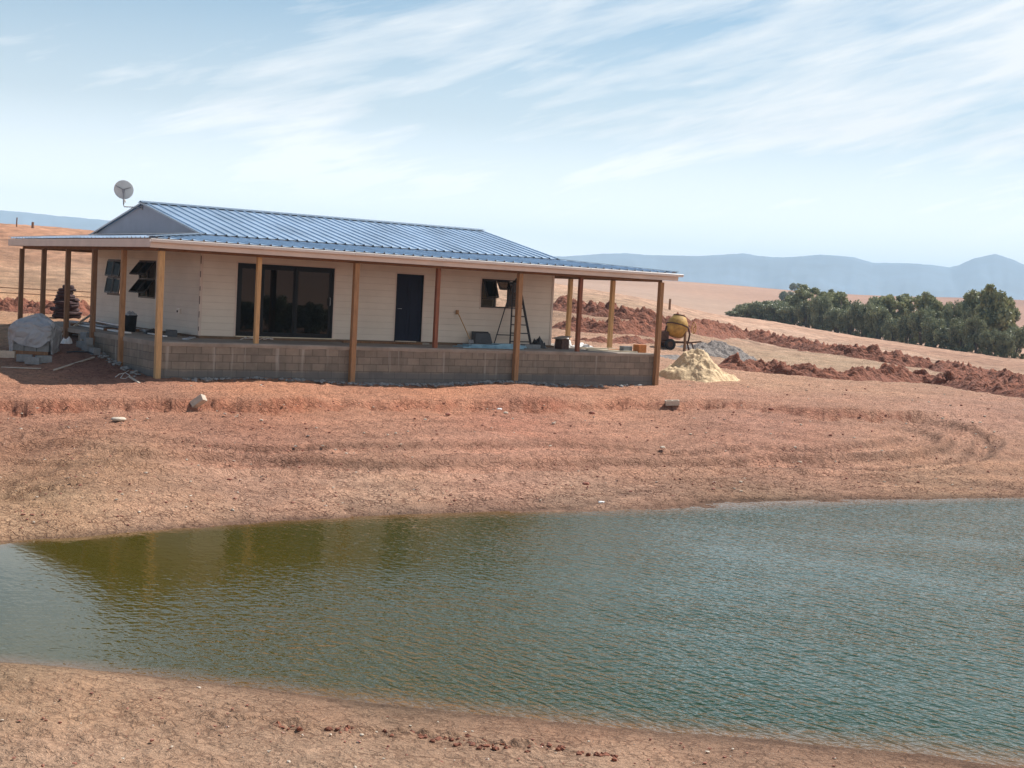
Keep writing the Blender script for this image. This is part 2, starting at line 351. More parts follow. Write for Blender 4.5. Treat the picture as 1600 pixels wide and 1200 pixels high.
BLUEP = mat('blue_plastic', (.16, .36, .52), .45, var=.25, vs=3, c2=(.38, .60, .70), bump=.5, bs=8)
BLKP = mat('black_plastic', (.02, .021, .025), .5, var=.3, bump=.4, bs=12)
GREYP = mat('grey_plastic', (.07, .075, .085), .7, var=.2, bump=.2)
WHTP = mat('white_sheet', (.78, .76, .74), .6, var=.12, bump=.5, bs=9)
ORANGE = mat('orange_clay_block', (.55, .20, .06), .85, var=.2, vs=12)
CREAMB = mat('cream_board', (.70, .60, .44), .8, var=.1)
GREYBD = mat('grey_board', (.36, .38, .41), .7, var=.2, stretch=(1, 1, 3))
ALU = mat('ladder_alloy', (.035, .032, .035), .6, .2, var=.2, bump=0)
BLOCKTAN = mat('tan_concrete_block', (.52, .43, .34), .95, var=.15, vs=12, bs=80, bump=.5)
STACKM = mat('maroon_slab', (.05, .02, .02), .9, var=.4, vs=8, bump=.6, bs=14)
BARK = mat('gum_bark', (.14, .11, .085), .9, var=.35, vs=3, stretch=(1, 1, .3))
ROCKM = mat('red_stone', (.30, .12, .08), .95, var=.35, vs=9, bump=.8, bs=30)
PALEM = mat('pale_stone', (.55, .46, .36), .9, var=.25, vs=9, bump=.6, bs=30)
RUBM = mat('mortar_rubble', (.26, .25, .24), .95, var=.4, vs=4, bump=.6, bs=30)
SANDM = mat('building_sand', (.68, .49, .29), .95, var=.14, vs=2.5, bump=.7, bs=26, bd=.05)
GRAVM = mat('crushed_stone', (.27, .23, .205), .95, var=.4, vs=26, bump=1., bs=22, bd=.08)
BERMM = mat('dug_red_soil', (.215, .072, .038), .95, var=.42, vs=3.2, bump=1., bs=7, bd=.15)
PLASTW = bpy.data.materials.new('wrap_plastic'); PLASTW.use_nodes = True
n, l = newtree(PLASTW.node_tree)
_p = n('ShaderNodeBsdfPrincipled'); _p.inputs['Base Color'].default_value = (.42, .43, .45, 1); _p.inputs['Roughness'].default_value = .42
_nz = n('ShaderNodeTexNoise'); _nz.inputs['Scale'].default_value = 3.5; _nz.inputs['Detail'].default_value = 4; _nz.inputs['Distortion'].default_value = 1.5
_b = n('ShaderNodeBump'); _b.inputs['Distance'].default_value = .2; l(_nz.outputs[0], _b.inputs['Height']); l(_b.outputs[0], _p.inputs['Normal'])
_t = n('ShaderNodeBsdfTransparent'); _mx = n('ShaderNodeMixShader'); _mx.inputs[0].default_value = .82
l(_t.outputs[0], _mx.inputs[1]); l(_p.outputs[0], _mx.inputs[2]); _o = n('ShaderNodeOutputMaterial'); l(_mx.outputs[0], _o.inputs[0])
def leaf_mat(name, c1, c2):
    m = bpy.data.materials.new(name); m.use_nodes = True; n, l = newtree(m.node_tree)
    tc = n('ShaderNodeTexCoord'); nz = n('ShaderNodeTexNoise'); nz.inputs['Scale'].default_value = .9; nz.inputs['Detail'].default_value = 5; l(tc.outputs['Object'], nz.inputs['Vector'])
    oi = n('ShaderNodeObjectInfo')
    f = mth(n, l, 'ADD', ramp(n, l, nz.outputs['Fac'], (.35, 0.), (.65, .8)), mth(n, l, 'MULTIPLY', oi.outputs['Random'], .25))
    cc = mixc(n, l, f, c1, c2)
    d = n('ShaderNodeBsdfDiffuse'); t = n('ShaderNodeBsdfTranslucent'); l(cc, d.inputs[0]); l(cc, t.inputs[0])
    mx = n('ShaderNodeMixShader'); mx.inputs[0].default_value = .25; l(d.outputs[0], mx.inputs[1]); l(t.outputs[0], mx.inputs[2])
    g = n('ShaderNodeBsdfGlossy'); g.inputs['Roughness'].default_value = .45; m3 = n('ShaderNodeMixShader'); m3.inputs[0].default_value = .05; l(mx.outputs[0], m3.inputs[1]); l(g.outputs[0], m3.inputs[2])
    o = n('ShaderNodeOutputMaterial'); l(m3.outputs[0], o.inputs[0]); return m
LEAF = leaf_mat('gum_leaves', (.09, .10, .048), (.38, .38, .18))
LEAFB = leaf_mat('bush_leaves', (.085, .095, .05), (.33, .34, .18))

# ------------------------------------------------------------ terrain
WZ = -1.32
COLS = {
 -600: [(2,.95),(6,-.2),(10.5,-1.0),(14,-1.30),(16.3,-1.46),(18.5,-1.28),(24,-.9),(30,-.35),(37,.25),(48,1.1),(75,2.6),(130,7.6),(200,7),(700,14),(3000,25)],
 0: [(2,.95),(6,-.3),(10.5,-1.13),(17,-2.0),(24.5,-1.0),(30.5,-.38),(34.5,-.1),(37,0.02),(40,.3),(48,.85),(56,1.0),(75,1.65),(100,3.6),(130,6.5),(180,5.8),(700,9),(3000,20)],
 150: [(30.5,-.40),(35,-.08),(38.5,.3),(41.5,.58),(45,.80),(56,.95),(75,1.6),(100,3.5),(130,6.2)],
 260: [(31,-.42),(35.5,-.06),(38,0.0),(42,.05)],
 400: [(2,.95),(6,-.3),(10.5,-1.13),(18,-2.1),(27,-.95),(31.5,-.42),(36,-.06),(38,.0),(45,.1),(60,.4),(80,1.5),(130,5.5),(180,5),(700,11),(3000,20)],
 800: [(2,.95),(6,-.3),(10.5,-1.15),(19,-2.2),(31.5,-.85),(37.5,-.37),(40.5,-.10),(42.5,-.05),(50,.1),(60,.3),(80,1.6),(110,2.8),(150,4.2),(185,3.5),(300,5),(700,10.8),(900,9),(3000,18)],
 1020: [(10.5,-1.15),(19,-2.2),(34,-.93),(41.2,-.35),(44,-.14),(46,-.12),(50,.05),(55,.3),(60,.5),(75,1.1),(95,1.9),(150,2.55),(175,2.3),(230,.6),(300,0),(450,4),(700,12.7),(850,11),(3000,18)],
 1150: [(10.5,-1.15),(19,-2.2),(35,-.85),(40.5,-.32),(45,-.12),(50,0.),(57,.08),(80,.33),(110,.5),(150,.8),(190,.9),(250,.43),(300,-.8),(450,2),(700,12.2),(850,11),(3000,18)],
 1300: [(10.5,-1.15),(19,-2.2),(36,-.75),(39.5,-.28),(45,-.1),(57,0),(80,.05),(110,0),(150,-.25),(220,-.8),(300,-2.5),(450,0),(700,11.0),(900,9),(3000,18)],
 1450: [(10.5,-1.15),(20,-2.2),(37,-.75),(41,-.3),(48,-.1),(60,-.2),(75,-.36),(100,-.6),(140,-.95),(190,-1.54),(300,-3),(450,-1),(700,11.8),(3000,18)],
 1600: [(2,.95),(6,-.3),(10.5,-1.2),(20,-2.2),(37,-.75),(42,-.3),(48,-.1),(60,-.4),(75,-.78),(95,-1.05),(120,-1.4),(165,-1.97),(300,-3.5),(450,-1),(700,12.4),(3000,18)],
 2200: [(2,.95),(6,-.3),(11,-1.3),(22,-2.2),(43,-.7),(60,-.9),(100,-2),(165,-3),(300,-4),(700,12),(3000,18)],
}
def polar(x, y):
    dx = x-CAM[0]; dy = y-CAM[1]; d = np.hypot(dx, dy)
    a = np.arctan2(dx, dy)-YAW; a = (a+np.pi) % (2*np.pi)-np.pi
    return a, d
cp = []; cz = []
for px, L in COLS.items():
    for d, z in L:
        p = CAM+_f*d+_r*((px-800)/F*d); cp.append((p[0], p[1])); cz.append(z)
for px, yf, yn in ((-250,870,1022),(0,850,1035),(100,841,1042),(200,832,1052),(400,817,1075),(600,806,1100),(800,800,1120),(1000,795,1140),(1200,786,1155),(1400,781,1175),(1600,777,1199),(1850,772,1230),(2200,768,1280),(300,824.5,1063.5),(500,811,1088),(700,803,1110.5),(900,797.5,1130.5),(1100,790.5,1148),(1300,783,1165.5),(1500,779,1187)):
    for y_ in (yf, yn):
        p = pl(px, y_, 2, WZ); cp.append((p[0], p[1])); cz.append(WZ)
    if px not in COLS:
        for d, z in ((10.5, -1.13-.02*(px > 700)), (18+.0012*px, -2.1)):
            p = CAM+_f*d+_r*((px-800)/F*d); cp.append((p[0], p[1])); cz.append(z)
cp = np.array(cp); cz = np.array(cz)
def feat(x, y):
    a, d = polar(np.asarray(x, float), np.asarray(y, float))
    return np.stack([np.clip(a, -.62, .62)*4, np.log(np.maximum(d, 1.5))], -1)
CF = feat(cp[:, 0], cp[:, 1])
ker = lambda A, B: np.sqrt(((A[..., None, :]-B)**2).sum(-1)+.12**2)
_K = ker(CF, CF)-0; N_ = len(CF)
_A = np.zeros((N_+3, N_+3)); _A[:N_, :N_] = _K-np.eye(N_)*0.002*np.sign(-1); _A[:N_, N_:] = np.c_[CF, np.ones(N_)]; _A[N_:, :N_] = _A[:N_, N_:].T
_A[:N_, :N_] = _K
RW = np.linalg.solve(_A, np.r_[cz, 0, 0, 0])
def height(x, y):
    x = np.asarray(x, float); y = np.asarray(y, float); sh = x.shape
    q = feat(x.ravel(), y.ravel()); out = np.empty(len(q))
    for i in range(0, len(q), 20000):
        s = q[i:i+20000]; out[i:i+20000] = ker(s, CF) @ RW[:N_]+s @ RW[N_:N_+2]+RW[-1]
    return out.reshape(sh)
def hz(x, y): return float(height(np.array([x]), np.array([y]))[0])
def hit(px, py, dmin=8, dmax=900):
    ds = np.exp(np.linspace(math.log(dmin), math.log(dmax), 500)); P = CAM+ray(px, py)*ds[:, None]
    g = P[:, 2]-height(P[:, 0], P[:, 1]); i = np.where(g < 0)[0]
    if not len(i): return P[-1]
    i = i[0]
    if i == 0: return P[0]
    t = g[i-1]/(g[i-1]-g[i]); return P[i-1]*(1-t)+P[i]*t

def pdist(X, Y, poly):   # distance, signed side and arc length along polyline
    best = np.full(X.shape, 1e9); side = np.zeros(X.shape); arc = np.zeros(X.shape); s0 = 0
    for (x0, y0), (x1, y1) in zip(poly[:-1], poly[1:]):
        dx, dy = x1-x0, y1-y0; L2 = dx*dx+dy*dy; t = np.clip(((X-x0)*dx+(Y-y0)*dy)/L2, 0, 1)
        ex, ey = X-x0-t*dx, Y-y0-t*dy; d = np.hypot(ex, ey); m = d < best
        cr = dx*ey-dy*ex
        best = np.where(m, d, best); side = np.where(m, np.sign(cr), side); arc = np.where(m, s0+t*math.sqrt(L2), arc); s0 += math.sqrt(L2)
    return best, side, arc
def smooth_poly(pts, k=6):
    pts = np.array(pts, float); out = []
    P = np.vstack([2*pts[0]-pts[1], pts, 2*pts[-1]-pts[-2]])
    for i in range(1, len(P)-2):
        for t in np.linspace(0, 1, k, endpoint=False):
            a, b, c, d = P[i-1], P[i], P[i+1], P[i+2]
            out.append(.5*((2*b)+(-a+c)*t+(2*a-5*b+4*c-d)*t*t+(-a+3*b-3*c+d)*t**3))
    out.append(P[-2]); return np.array(out)
def ipoly(pp, k=5): return smooth_poly([hit(*q)[:2] for q in pp], k)

azs = np.r_[np.linspace(-np.pi, -.5, 60)[:-1], np.linspace(-.5, -.385, 30)[:-1], np.linspace(-.385, .385, 1080), np.linspace(.385, .5, 30)[1:], np.linspace(.5, np.pi, 60)[1:]]
rows = [.4]
while rows[-1] < 9500:
    d = rows[-1]
    rows.append(d+(.12 if d < 9.5 else min(.012*d, max(d*d/(3.9*1416)*.85, .012)) if d < 60 else .011*d if d < 900 else .03*d))
rows = np.array(rows); NR, NA = len(rows), len(azs)
# coarse evaluation, then bilinear
ri = np.unique(np.r_[np.arange(0, NR, 5), NR-1]); ai = np.unique(np.r_[np.arange(0, NA, 8), NA-1])
Cx = CAM[0]+np.sin(azs[ai]+YAW)[None]*rows[ri][:, None]; Cy = CAM[1]+np.cos(azs[ai]+YAW)[None]*rows[ri][:, None]
Cz = height(Cx, Cy)
tmp = np.stack([np.interp(azs, azs[ai], Cz[i]) for i in range(len(ri))])
lr = np.log(rows); k0 = np.clip(np.searchsorted(ri, np.arange(NR), side='right')-1, 0, len(ri)-2)
tt = ((lr-lr[ri[k0]])/(lr[ri[k0+1]]-lr[ri[k0]]))[:, None]
Z = tmp[k0]*(1-tt)+tmp[k0+1]*tt
X = CAM[0]+np.sin(azs+YAW)[None]*rows[:, None]; Y = CAM[1]+np.cos(azs+YAW)[None]*rows[:, None]
D = np.broadcast_to(rows[:, None], X.shape); A = np.broadcast_to(azs[None], X.shape)
U = 800+np.tan(np.clip(A, -1.2, 1.2))*F

SC = ipoly([(-80,636),(0,633),(70,637),(150,631),(250,634),(330,631),(430,633),(500,630),(600,632),(700,631),(800,634),(900,632),(1000,630),(1060,633),(1150,631),(1230,640),(1290,645),(1420,650)], 4)
TR1 = ipoly([(60,708),(200,716),(400,728),(600,733),(800,731),(1000,728),(1200,724),(1350,723),(1450,717),(1505,705),(1520,690),(1500,672),(1465,660),(1435,655)])
TR2 = ipoly([(40,690),(300,697),(500,704),(700,702),(900,700),(1100,706),(1250,707),(1350,702),(1420,694),(1440,684),(1420,672)])
TR3 = ipoly([(1080,742),(1250,738),(1400,733),(1500,722),(1540,700),(1545,686)])
near = (D < 75) & (D > 8) & (np.abs(A) < .5)
idx = np.where(near.any(1))[0]; r0, r1 = idx[0], idx[-1]+1
jx = np.where(np.abs(azs) < .5)[0]; j0, j1 = jx[0], jx[-1]+1
xs, ys, zs, ds = X[r0:r1, j0:j1], Y[r0:r1, j0:j1], Z[r0:r1, j0:j1].copy(), D[r0:r1, j0:j1]
us = U[r0:r1, j0:j1]
dz = np.zeros_like(xs)
# earth cut below the building platform: ragged little scarp
dd, sd, ar = pdist(xs, ys, SC)
wob = fbm(ar*1.3, ar*0+3, 3, 5)*.35
sdist = dd*sd+wob+.18*fbm(xs*2.2, ys*2.2, 3, 9)
amp = (.25+.18*perlin(ar*.45, ar*0+.5, 4))*np.clip(ar/2, 0, 1)
step = 1/(1+np.exp(np.clip(-sdist/.06, -30, 30)))       # 1 on the platform side
dz += amp*(step-.5)*np.exp(-(np.abs(sdist)/1.6)**1.5)
notch = np.maximum(0, fbm(ar*1.7, sdist*1.2, 4, 21)+.04)*np.exp(-((sdist+.05)/.28)**2)
dz -= .30*notch
# wheel tracks with tread bars
trk = np.zeros_like(xs); edg = trk.copy(); trd = trk.copy()
for poly, wd, dep in ((TR1, .50, .12), (TR2, .42, .09), (TR3, .36, .08)):
    d1, s1, a1 = pdist(xs, ys, poly)
    d1 = d1+.05*fbm(xs*1.2, ys*1.2, 2, 44); g = np.exp(-(d1/wd)**4)*np.clip((a1-.5)/4, 0, 1); rim = np.exp(-((d1-wd*1.35)/.14)**2)
    dz += -dep*g+dep*.6*rim+.02*g*np.sin((a1+s1*d1*1.2)*2*np.pi/.19); trk = np.maximum(trk, g); edg = np.maximum(edg, np.exp(-((d1-wd*.98)/.10)**2)*np.clip((a1-.5)/4, 0, 1)); trd = np.maximum(trd, g*(.5+.5*np.sin((a1+s1*d1*.9)*2*np.pi/.22)))
bands = fbm(ar*.16, dd*1.5+.6*fbm(xs*.5, ys*.5, 2, 70), 4, 71)*np.clip(dd/1.0, 0, 1)*np.clip((ds-19)/4, 0, 1)*(sd < 0)
if bands.mean() == 0: bands = fbm(ar*.16, dd*1.5, 4, 71)
dz += .035*bands
# general roughness
w1 = np.clip((ds-8)/4, 0, 1)
shw = np.clip(np.abs(zs-WZ)/.25, .05, 1)
dz += shw*.035*fbm(xs*.7, ys*.7, 3, 1)+np.maximum(shw, np.where(ds < 20, .12, .35))*(.030*fbm(xs*2.6, ys*2.6, 3, 2)+.020*fbm(xs*5, ys*5, 2, 6))
cl_ = fbm(xs*3.1, ys*3.1, 4, 11, .6)
dz += shw*.05*np.maximum(0, cl_-.18)
# dead furrows on the left and the dark hollow at (1060,700)
for (px, py, rad, dep) in ((1058,703,.9,.12),(30,758,.8,.10),(10,770,.6,.12),(110,752,.5,.08),(650,668,.5,.05),(480,690,.5,.04),(700,640,.4,.05)):
    q = hit(px, py); a2 = np.hypot((xs-q[0]), (ys-q[1])*1.0); dz -= dep*np.exp(-(a2/rad)**2)*(1+.8*fbm(xs*3, ys*3, 2, 8))
Z[r0:r1, j0:j1] = zs+dz
# old water line ridge of clods on the near bank
bank = ipoly([(-60,1070),(100,1085),(250,1103),(430,1132),(560,1142),(700,1153),(830,1170),(950,1180),(1100,1198)], 4)
xb, yb = X[r0:r1, j0:j1], Y[r0:r1, j0:j1]
db, sb, ab = pdist(xb, yb, bank)
Z[r0:r1, j0:j1] += np.exp(-(db/.12)**2)*np.clip(np.interp(us, [300, 450, 850, 1000], [.1, 1, 1, .2]), 0, 1)*.10*np.maximum(0, .25+fbm(xb*4, yb*4, 3, 31))
# stubble and plough relief farther out
far = (D > 60) & (D < 400); Z += np.where(far, .10*fbm(X*.35, Y*.35, 3, 14)+.05*fbm(X*1.3, Y*1.3, 2, 15), 0)
Z += np.where(D > 900, (D-900)*.0006*fbm(X*.002, Y*.002, 3, 18)*5, 0)*0.3
# albedo by place
def lin(r, g, b): return np.array([((c/255+.055)/1.055)**2.4 if c > 10 else c/3294 for c in (r, g, b)])
CC = [ # px, py, sRGB sunlit look used as albedo
 (100,1180,(186,148,118)),(500,1185,(186,150,120)),(900,1190,(184,146,116)),(100,1100,(184,140,105)),(500,1120,(180,134,102)),(900,1150,(176,128,98)),(1400,1190,(170,125,96)),(0,1045,(170,135,100)),(600,1105,(160,125,96)),(1200,1165,(160,120,94)),
 (30,820,(172,132,98)),(300,800,(180,134,104)),(600,790,(184,140,112)),(900,785,(188,144,116)),(1200,775,(184,140,108)),(1500,765,(182,136,104)),
 (60,770,(160,124,90)),(150,730,(170,124,92)),(400,760,(184,134,108)),(800,750,(184,130,106)),(1200,745,(184,130,104)),(1550,740,(178,128,98)),
 (60,680,(172,116,88)),(400,700,(182,122,98)),(800,700,(182,122,98)),(1200,700,(184,124,100)),(1550,690,(182,130,104)),
 (60,650,(178,118,92)),(400,660,(180,114,88)),(800,660,(182,114,90)),(1200,660,(182,122,100)),(1550,650,(186,132,110)),
 (100,612,(196,128,98)),(400,612,(202,128,92)),(700,614,(200,126,92)),(950,616,(194,128,98)),(1150,615,(190,130,104)),(1350,625,(188,132,106)),
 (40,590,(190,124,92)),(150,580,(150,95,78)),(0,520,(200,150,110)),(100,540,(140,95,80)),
 (100,470,(205,150,105)),(30,440,(214,166,126)),(120,425,(216,170,132)),(30,400,(196,140,105)),(120,395,(200,140,104)),(60,365,(205,140,104)),(0,355,(200,136,100)),
 (920,545,(200,150,120)),(920,470,(204,168,134)),(980,500,(196,152,120)),(1000,455,(196,160,136)),(1060,470,(196,160,134)),
 (1100,510,(210,170,142)),(1200,512,(210,170,142)),(1350,545,(208,168,140)),(1500,580,(200,162,132)),(1590,600,(196,148,120)),
 (1150,500,(186,140,112)),(1300,524,(184,138,110)),(1450,548,(178,130,104)),(1590,572,(176,128,102)),
 (1130,548,(212,176,142)),(1230,560,(224,188,150)),(1350,572,(224,188,150)),(1450,582,(212,174,142)),(1200,600,(196,144,112)),(1350,612,(192,140,110)),(1500,640,(190,136,112)),
 (1000,445,(196,152,124)),(1100,455,(198,150,122)),(1200,465,(194,144,118)),(1400,470,(188,136,112)),(1590,490,(186,132,108)),(1590,470,(176,124,104)),
]
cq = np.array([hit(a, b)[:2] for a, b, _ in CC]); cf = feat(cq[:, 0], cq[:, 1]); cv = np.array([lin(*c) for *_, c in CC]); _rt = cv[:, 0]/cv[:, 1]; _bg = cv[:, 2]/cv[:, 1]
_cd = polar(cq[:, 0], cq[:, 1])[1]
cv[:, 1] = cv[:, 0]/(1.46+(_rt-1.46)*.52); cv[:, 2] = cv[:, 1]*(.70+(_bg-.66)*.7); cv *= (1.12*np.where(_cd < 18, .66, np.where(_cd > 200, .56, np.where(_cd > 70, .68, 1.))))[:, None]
Xc, Yc = X[::5, ::8], Y[::5, ::8]; q = feat(Xc.ravel(), Yc.ravel()); out = np.empty((len(q), 3))
for i in range(0, len(q), 20000):
    d2 = ((q[i:i+20000, None, :]-cf)**2*np.array([1., 4.])).sum(-1); wgt = 1/(d2+.004)**1.6; out[i:i+20000] = (wgt @ cv)/wgt.sum(1, keepdims=True)
out = out.reshape(*Xc.shape, 3)
Cc = np.empty((NR, NA, 3)); rr_ = np.arange(NR)/5; aa_ = np.arange(NA)/8
i0 = np.minimum(rr_.astype(int), Xc.shape[0]-2); ft = np.clip(rr_-i0, 0, 1)[:, None, None]; k1_ = np.minimum(aa_.astype(int), Xc.shape[1]-2); fa = np.clip(aa_-k1_, 0, 1)[None, :, None]
o_ = out[i0]*(1-ft)+out[i0+1]*ft; Cc = o_[:, k1_]*(1-fa)+o_[:, k1_+1]*fa
# damp soil at the water's edge, stubble mottling, tracks
wet = np.exp(-np.maximum(Z-WZ-.015, 0)/.05)*(D < 50); Cc *= (1-.5*wet)[..., None]
stub = np.clip((D-60)/25, 0, 1)*np.clip((330-D)/100, 0, 1)
Cc *= (1+stub*(.55*np.clip(fbm(X*.8, Y*.8, 3, 40), -.6, .6)+.25*np.clip(fbm(X*.15, Y*.15, 3, 42), -.6, .6)))[..., None]
rows_far = np.clip((D-330)/100, 0, 1); Cc *= (1+rows_far*.16*np.clip(fbm(X*.004, Y*.03, 3, 41), -1, 1))[..., None]
Cc[r0:r1, j0:j1] *= (1+.20*trk-.38*edg-.17*trd+.30*np.clip(bands, -.5, .5))[..., None]  # paler packed ruts; rut edges and tread shading darkened in the colour
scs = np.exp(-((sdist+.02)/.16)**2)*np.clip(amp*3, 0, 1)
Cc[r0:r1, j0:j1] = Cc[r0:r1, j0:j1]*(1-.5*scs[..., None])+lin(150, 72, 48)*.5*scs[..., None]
crack = np.clip(1-np.abs(Z-WZ-.10)/.26, 0, 1)*(D < 50)
crack = np.maximum(crack, .35*np.clip((24-D)/6, 0, 1)); fine = np.clip(1-(D-80)/150, .12, 1)*np.clip(D/28, .6, 1)
V = np.stack([X, Y, Z], -1).reshape(-1, 3)
ii = (np.arange(NR-1)[:, None]*NA+np.arange(NA-1)[None]).ravel()
Q = np.stack([ii, ii+1, ii+NA+1, ii+NA], 1)[:, ::-1]
g = npmesh('ground', V, Q, SOIL, vcol={'Col': Cc.reshape(-1, 3), 'crack': crack.ravel(), 'fine': fine.ravel()})
tag(g, kind='structure')

# ------------------------------------------------------------ pond
wa = np.linspace(-.72, .80, 300); wd_ = np.linspace(10.5, 62, 160)
WX = CAM[0]+np.sin(wa+YAW)[None]*wd_[:, None]; WY = CAM[1]+np.cos(wa+YAW)[None]*wd_[:, None]; TH = height(WX, WY)
dep = np.clip((WZ-TH)/.08, 0, 1)**.8
pxw = 800+np.tan(wa)*F
leftness = np.clip((1150-pxw)/700, 0, 1)[None]*np.ones_like(dep)
deepc = np.array([.020, .046, .021])[None, None]*(1-leftness[..., None])+np.array([.056, .047, .006])[None, None]*leftness[..., None]  # murky green body; olive brown at left paints in the bank's reflection
shal = np.array([.16, .085, .035])
WC = shal*(1-dep[..., None])+deepc*dep[..., None]
lee = np.clip((1050-pxw[None])/300, 0, 1)*np.clip((wd_[:, None]-15.5)/5, 0, 1)
calm = np.clip((pxw[None]-50)/700, .14, 1)*(1-.72*lee)*np.clip(dep*2.2, np.where(wd_[:, None] < 19, 1, .6), 1)
ok = (TH < WZ+.12); fk = ok[:-1, :-1] | ok[1:, 1:] | ok[1:, :-1] | ok[:-1, 1:]
ii = (np.arange(159)[:, None]*300+np.arange(299)[None])[fk]
wtr = npmesh('pond_water', np.stack([WX, WY, np.full_like(WX, WZ)], -1).reshape(-1, 3), np.stack([ii, ii+1, ii+301, ii+300], 1)[:, ::-1], WATER, vcol={'Col': WC.reshape(-1, 3), 'calm': calm.ravel()})
tag(wtr, kind='structure')

# ------------------------------------------------------------ distant hills
ridge = [(-700,300),(-300,322),(-100,330),(0,335),(40,338),(80,342),(110,344),(170,349),(260,356),(400,372),(600,388),(760,398),(870,401),(930,397),(965,396),(1000,399),(1080,401),(1150,397),(1170,401),(1210,404),(1270,400),(1320,404),(1350,413),(1400,414),(1440,417),(1470,421),(1485,418),(1505,409),(1540,402),(1562,409),(1600,424),(1680,432),(1800,418),(2000,410),(2400,400)]
rp = np.array(ridge, float)
ma = np.linspace(math.atan((-700-800)/F), math.atan((2400-800)/F), 700); mx = 800+np.tan(ma)*F
my = np.interp(mx, rp[:, 0], rp[:, 1]); hy = 459+.0526*(mx-800)
top = (hy-my)/F*4600/np.cos(ma)*1.0+CAM[2]
prof = [(3300, -.02), (3500, .12), (3700, .28), (3900, .43), (4100, .58), (4250, .70), (4400, .83), (4500, .93), (4600, 1.0), (4750, .9), (5200, .5), (5800, -.02)]
MX, MY, MZ = [], [], []
for k, (d, s_) in enumerate(prof):
    dd_ = d/np.cos(ma)
    gl = fbm(mx*.012, np.full_like(mx, d*.0009), 4, 51)*.22+fbm(mx*.05, np.full_like(mx, d*.004), 3, 52)*.07
    x_ = CAM[0]+np.sin(ma+YAW)*dd_; y_ = CAM[1]+np.cos(ma+YAW)*dd_
    MX.append(x_); MY.append(y_); MZ.append(10+(top-10)*(s_*(1+gl*(1-s_)*3) if s_ < 1 else 1+.012*fbm(mx*.08, mx*0, 3, 53)))
ii = (np.arange(len(prof)-1)[:, None]*700+np.arange(699)[None]).ravel()
HILL = mat('hill_hazed', (.08, .12, .17), .95, var=.35, vs=.004, bump=0)  # bluish base colour, distance haze painted into the hills
tag(npmesh('hills', np.stack([MX, MY, MZ], -1).reshape(-1, 3), np.stack([ii, ii+1, ii+701, ii+700], 1)[:, ::-1], HILL), kind='structure')

# air between here and the hills
hz_ = MB().box(-4200, 7600, -300, 6200, -40, 330)
HM = bpy.data.materials.new('air'); HM.use_nodes = True; n, l = newtree(HM.node_tree)
pv = n('ShaderNodeVolumePrincipled'); pv.inputs['Density'].default_value = .00021; pv.inputs['Color'].default_value = (.56, .80, 1.0, 1); pv.inputs['Anisotropy'].default_value = 0.
ho = n('ShaderNodeOutputMaterial'); l(pv.outputs[0], ho.inputs['Volume'])
tag(hz_.build('haze', HM), kind='stuff')

# ------------------------------------------------------------ house
D_, E_, V_, VL, XR, YB = .90, 3.19, 2.46, 2.13, 14.25, 11.48
W_, L_ = 16.64, 11.64
OV = .42; ZE = 3.50; ZB = 3.76; ZRD = 4.72
H = empty('house', (0, 0, 0), 0, 'long cream clad single storey farmhouse with blue grey metal roof and wrap around veranda', 'house')
def grid_wall(name, ax, c0, c1, a0, a1, z0, z1, holes, m, parent):
    # wall slab between planes c0..c1 on axis ax, spanning a0..a1 with rectangular openings
    A_ = sorted({a0, a1, *[h[0] for h in holes], *[h[1] for h in holes]}); Z_ = sorted({z0, z1, *[h[2] for h in holes], *[h[3] for h in holes]})
    solid = lambda i, j: 0 <= i < len(A_)-1 and 0 <= j < len(Z_)-1 and not any(h[0] <= A_[i]+1e-6 < h[1] and h[2] <= Z_[j]+1e-6 < h[3] for h in holes)
    mb = MB()
    P = lambda c, a, z: (a, c, z) if ax == 1 else (c, a, z)
    for i in range(len(A_)-1):
        for j in range(len(Z_)-1):
            if not solid(i, j): continue
            x0, x1, y0, y1 = A_[i], A_[i+1], Z_[j], Z_[j+1]
            mb.add([P(c0,x0,y0),P(c0,x1,y0),P(c0,x1,y1),P(c0,x0,y1)], [(0,1,2,3)]); mb.add([P(c1,x0,y0),P(c1,x1,y0),P(c1,x1,y1),P(c1,x0,y1)], [(3,2,1,0)])
            if not solid(i-1, j): mb.add([P(c0,x0,y0),P(c1,x0,y0),P(c1,x0,y1),P(c0,x0,y1)], [(0,1,2,3)])
            if not solid(i+1, j): mb.add([P(c0,x1,y0),P(c1,x1,y0),P(c1,x1,y1),P(c0,x1,y1)], [(3,2,1,0)])
            if not solid(i, j-1): mb.add([P(c0,x0,y0),P(c1,x0,y0),P(c1,x1,y0),P(c0,x1,y0)], [(0,1,2,3)])
            if not solid(i, j+1): mb.add([P(c0,x0,y1),P(c1,x0,y1),P(c1,x1,y1),P(c0,x1,y1)], [(3,2,1,0)])
    return mb.build(name, m, parent)
PZ = .97
SD = (3.22, 6.26, PZ, 3.04); DR = (8.37, 9.32, PZ, 3.00); FWN = (11.45, 12.98, 2.10, 3.0)
LW = [(5.82, 7.2, 1.87, 3.0), (8.62, 9.98, 1.87, 3.0)]
bq = pl(786, 462, 1, YB)
grid_wall('wall', 1, V_, V_+.14, VL, XR, PZ, 3.76, [SD, DR, FWN], CLAD, H)
grid_wall('wall', 0, VL, VL+.14, V_+.14, YB-.14, PZ, 3.76, LW, CLAD, H)
grid_wall('wall', 0, XR-.14, XR, V_+.14, YB-.14, PZ, 3.76, [(3.9, 5.7, 1.9, 3.0)], CLAD, H)  # opening on the unseen side, added on the sight line for a bright glimpse
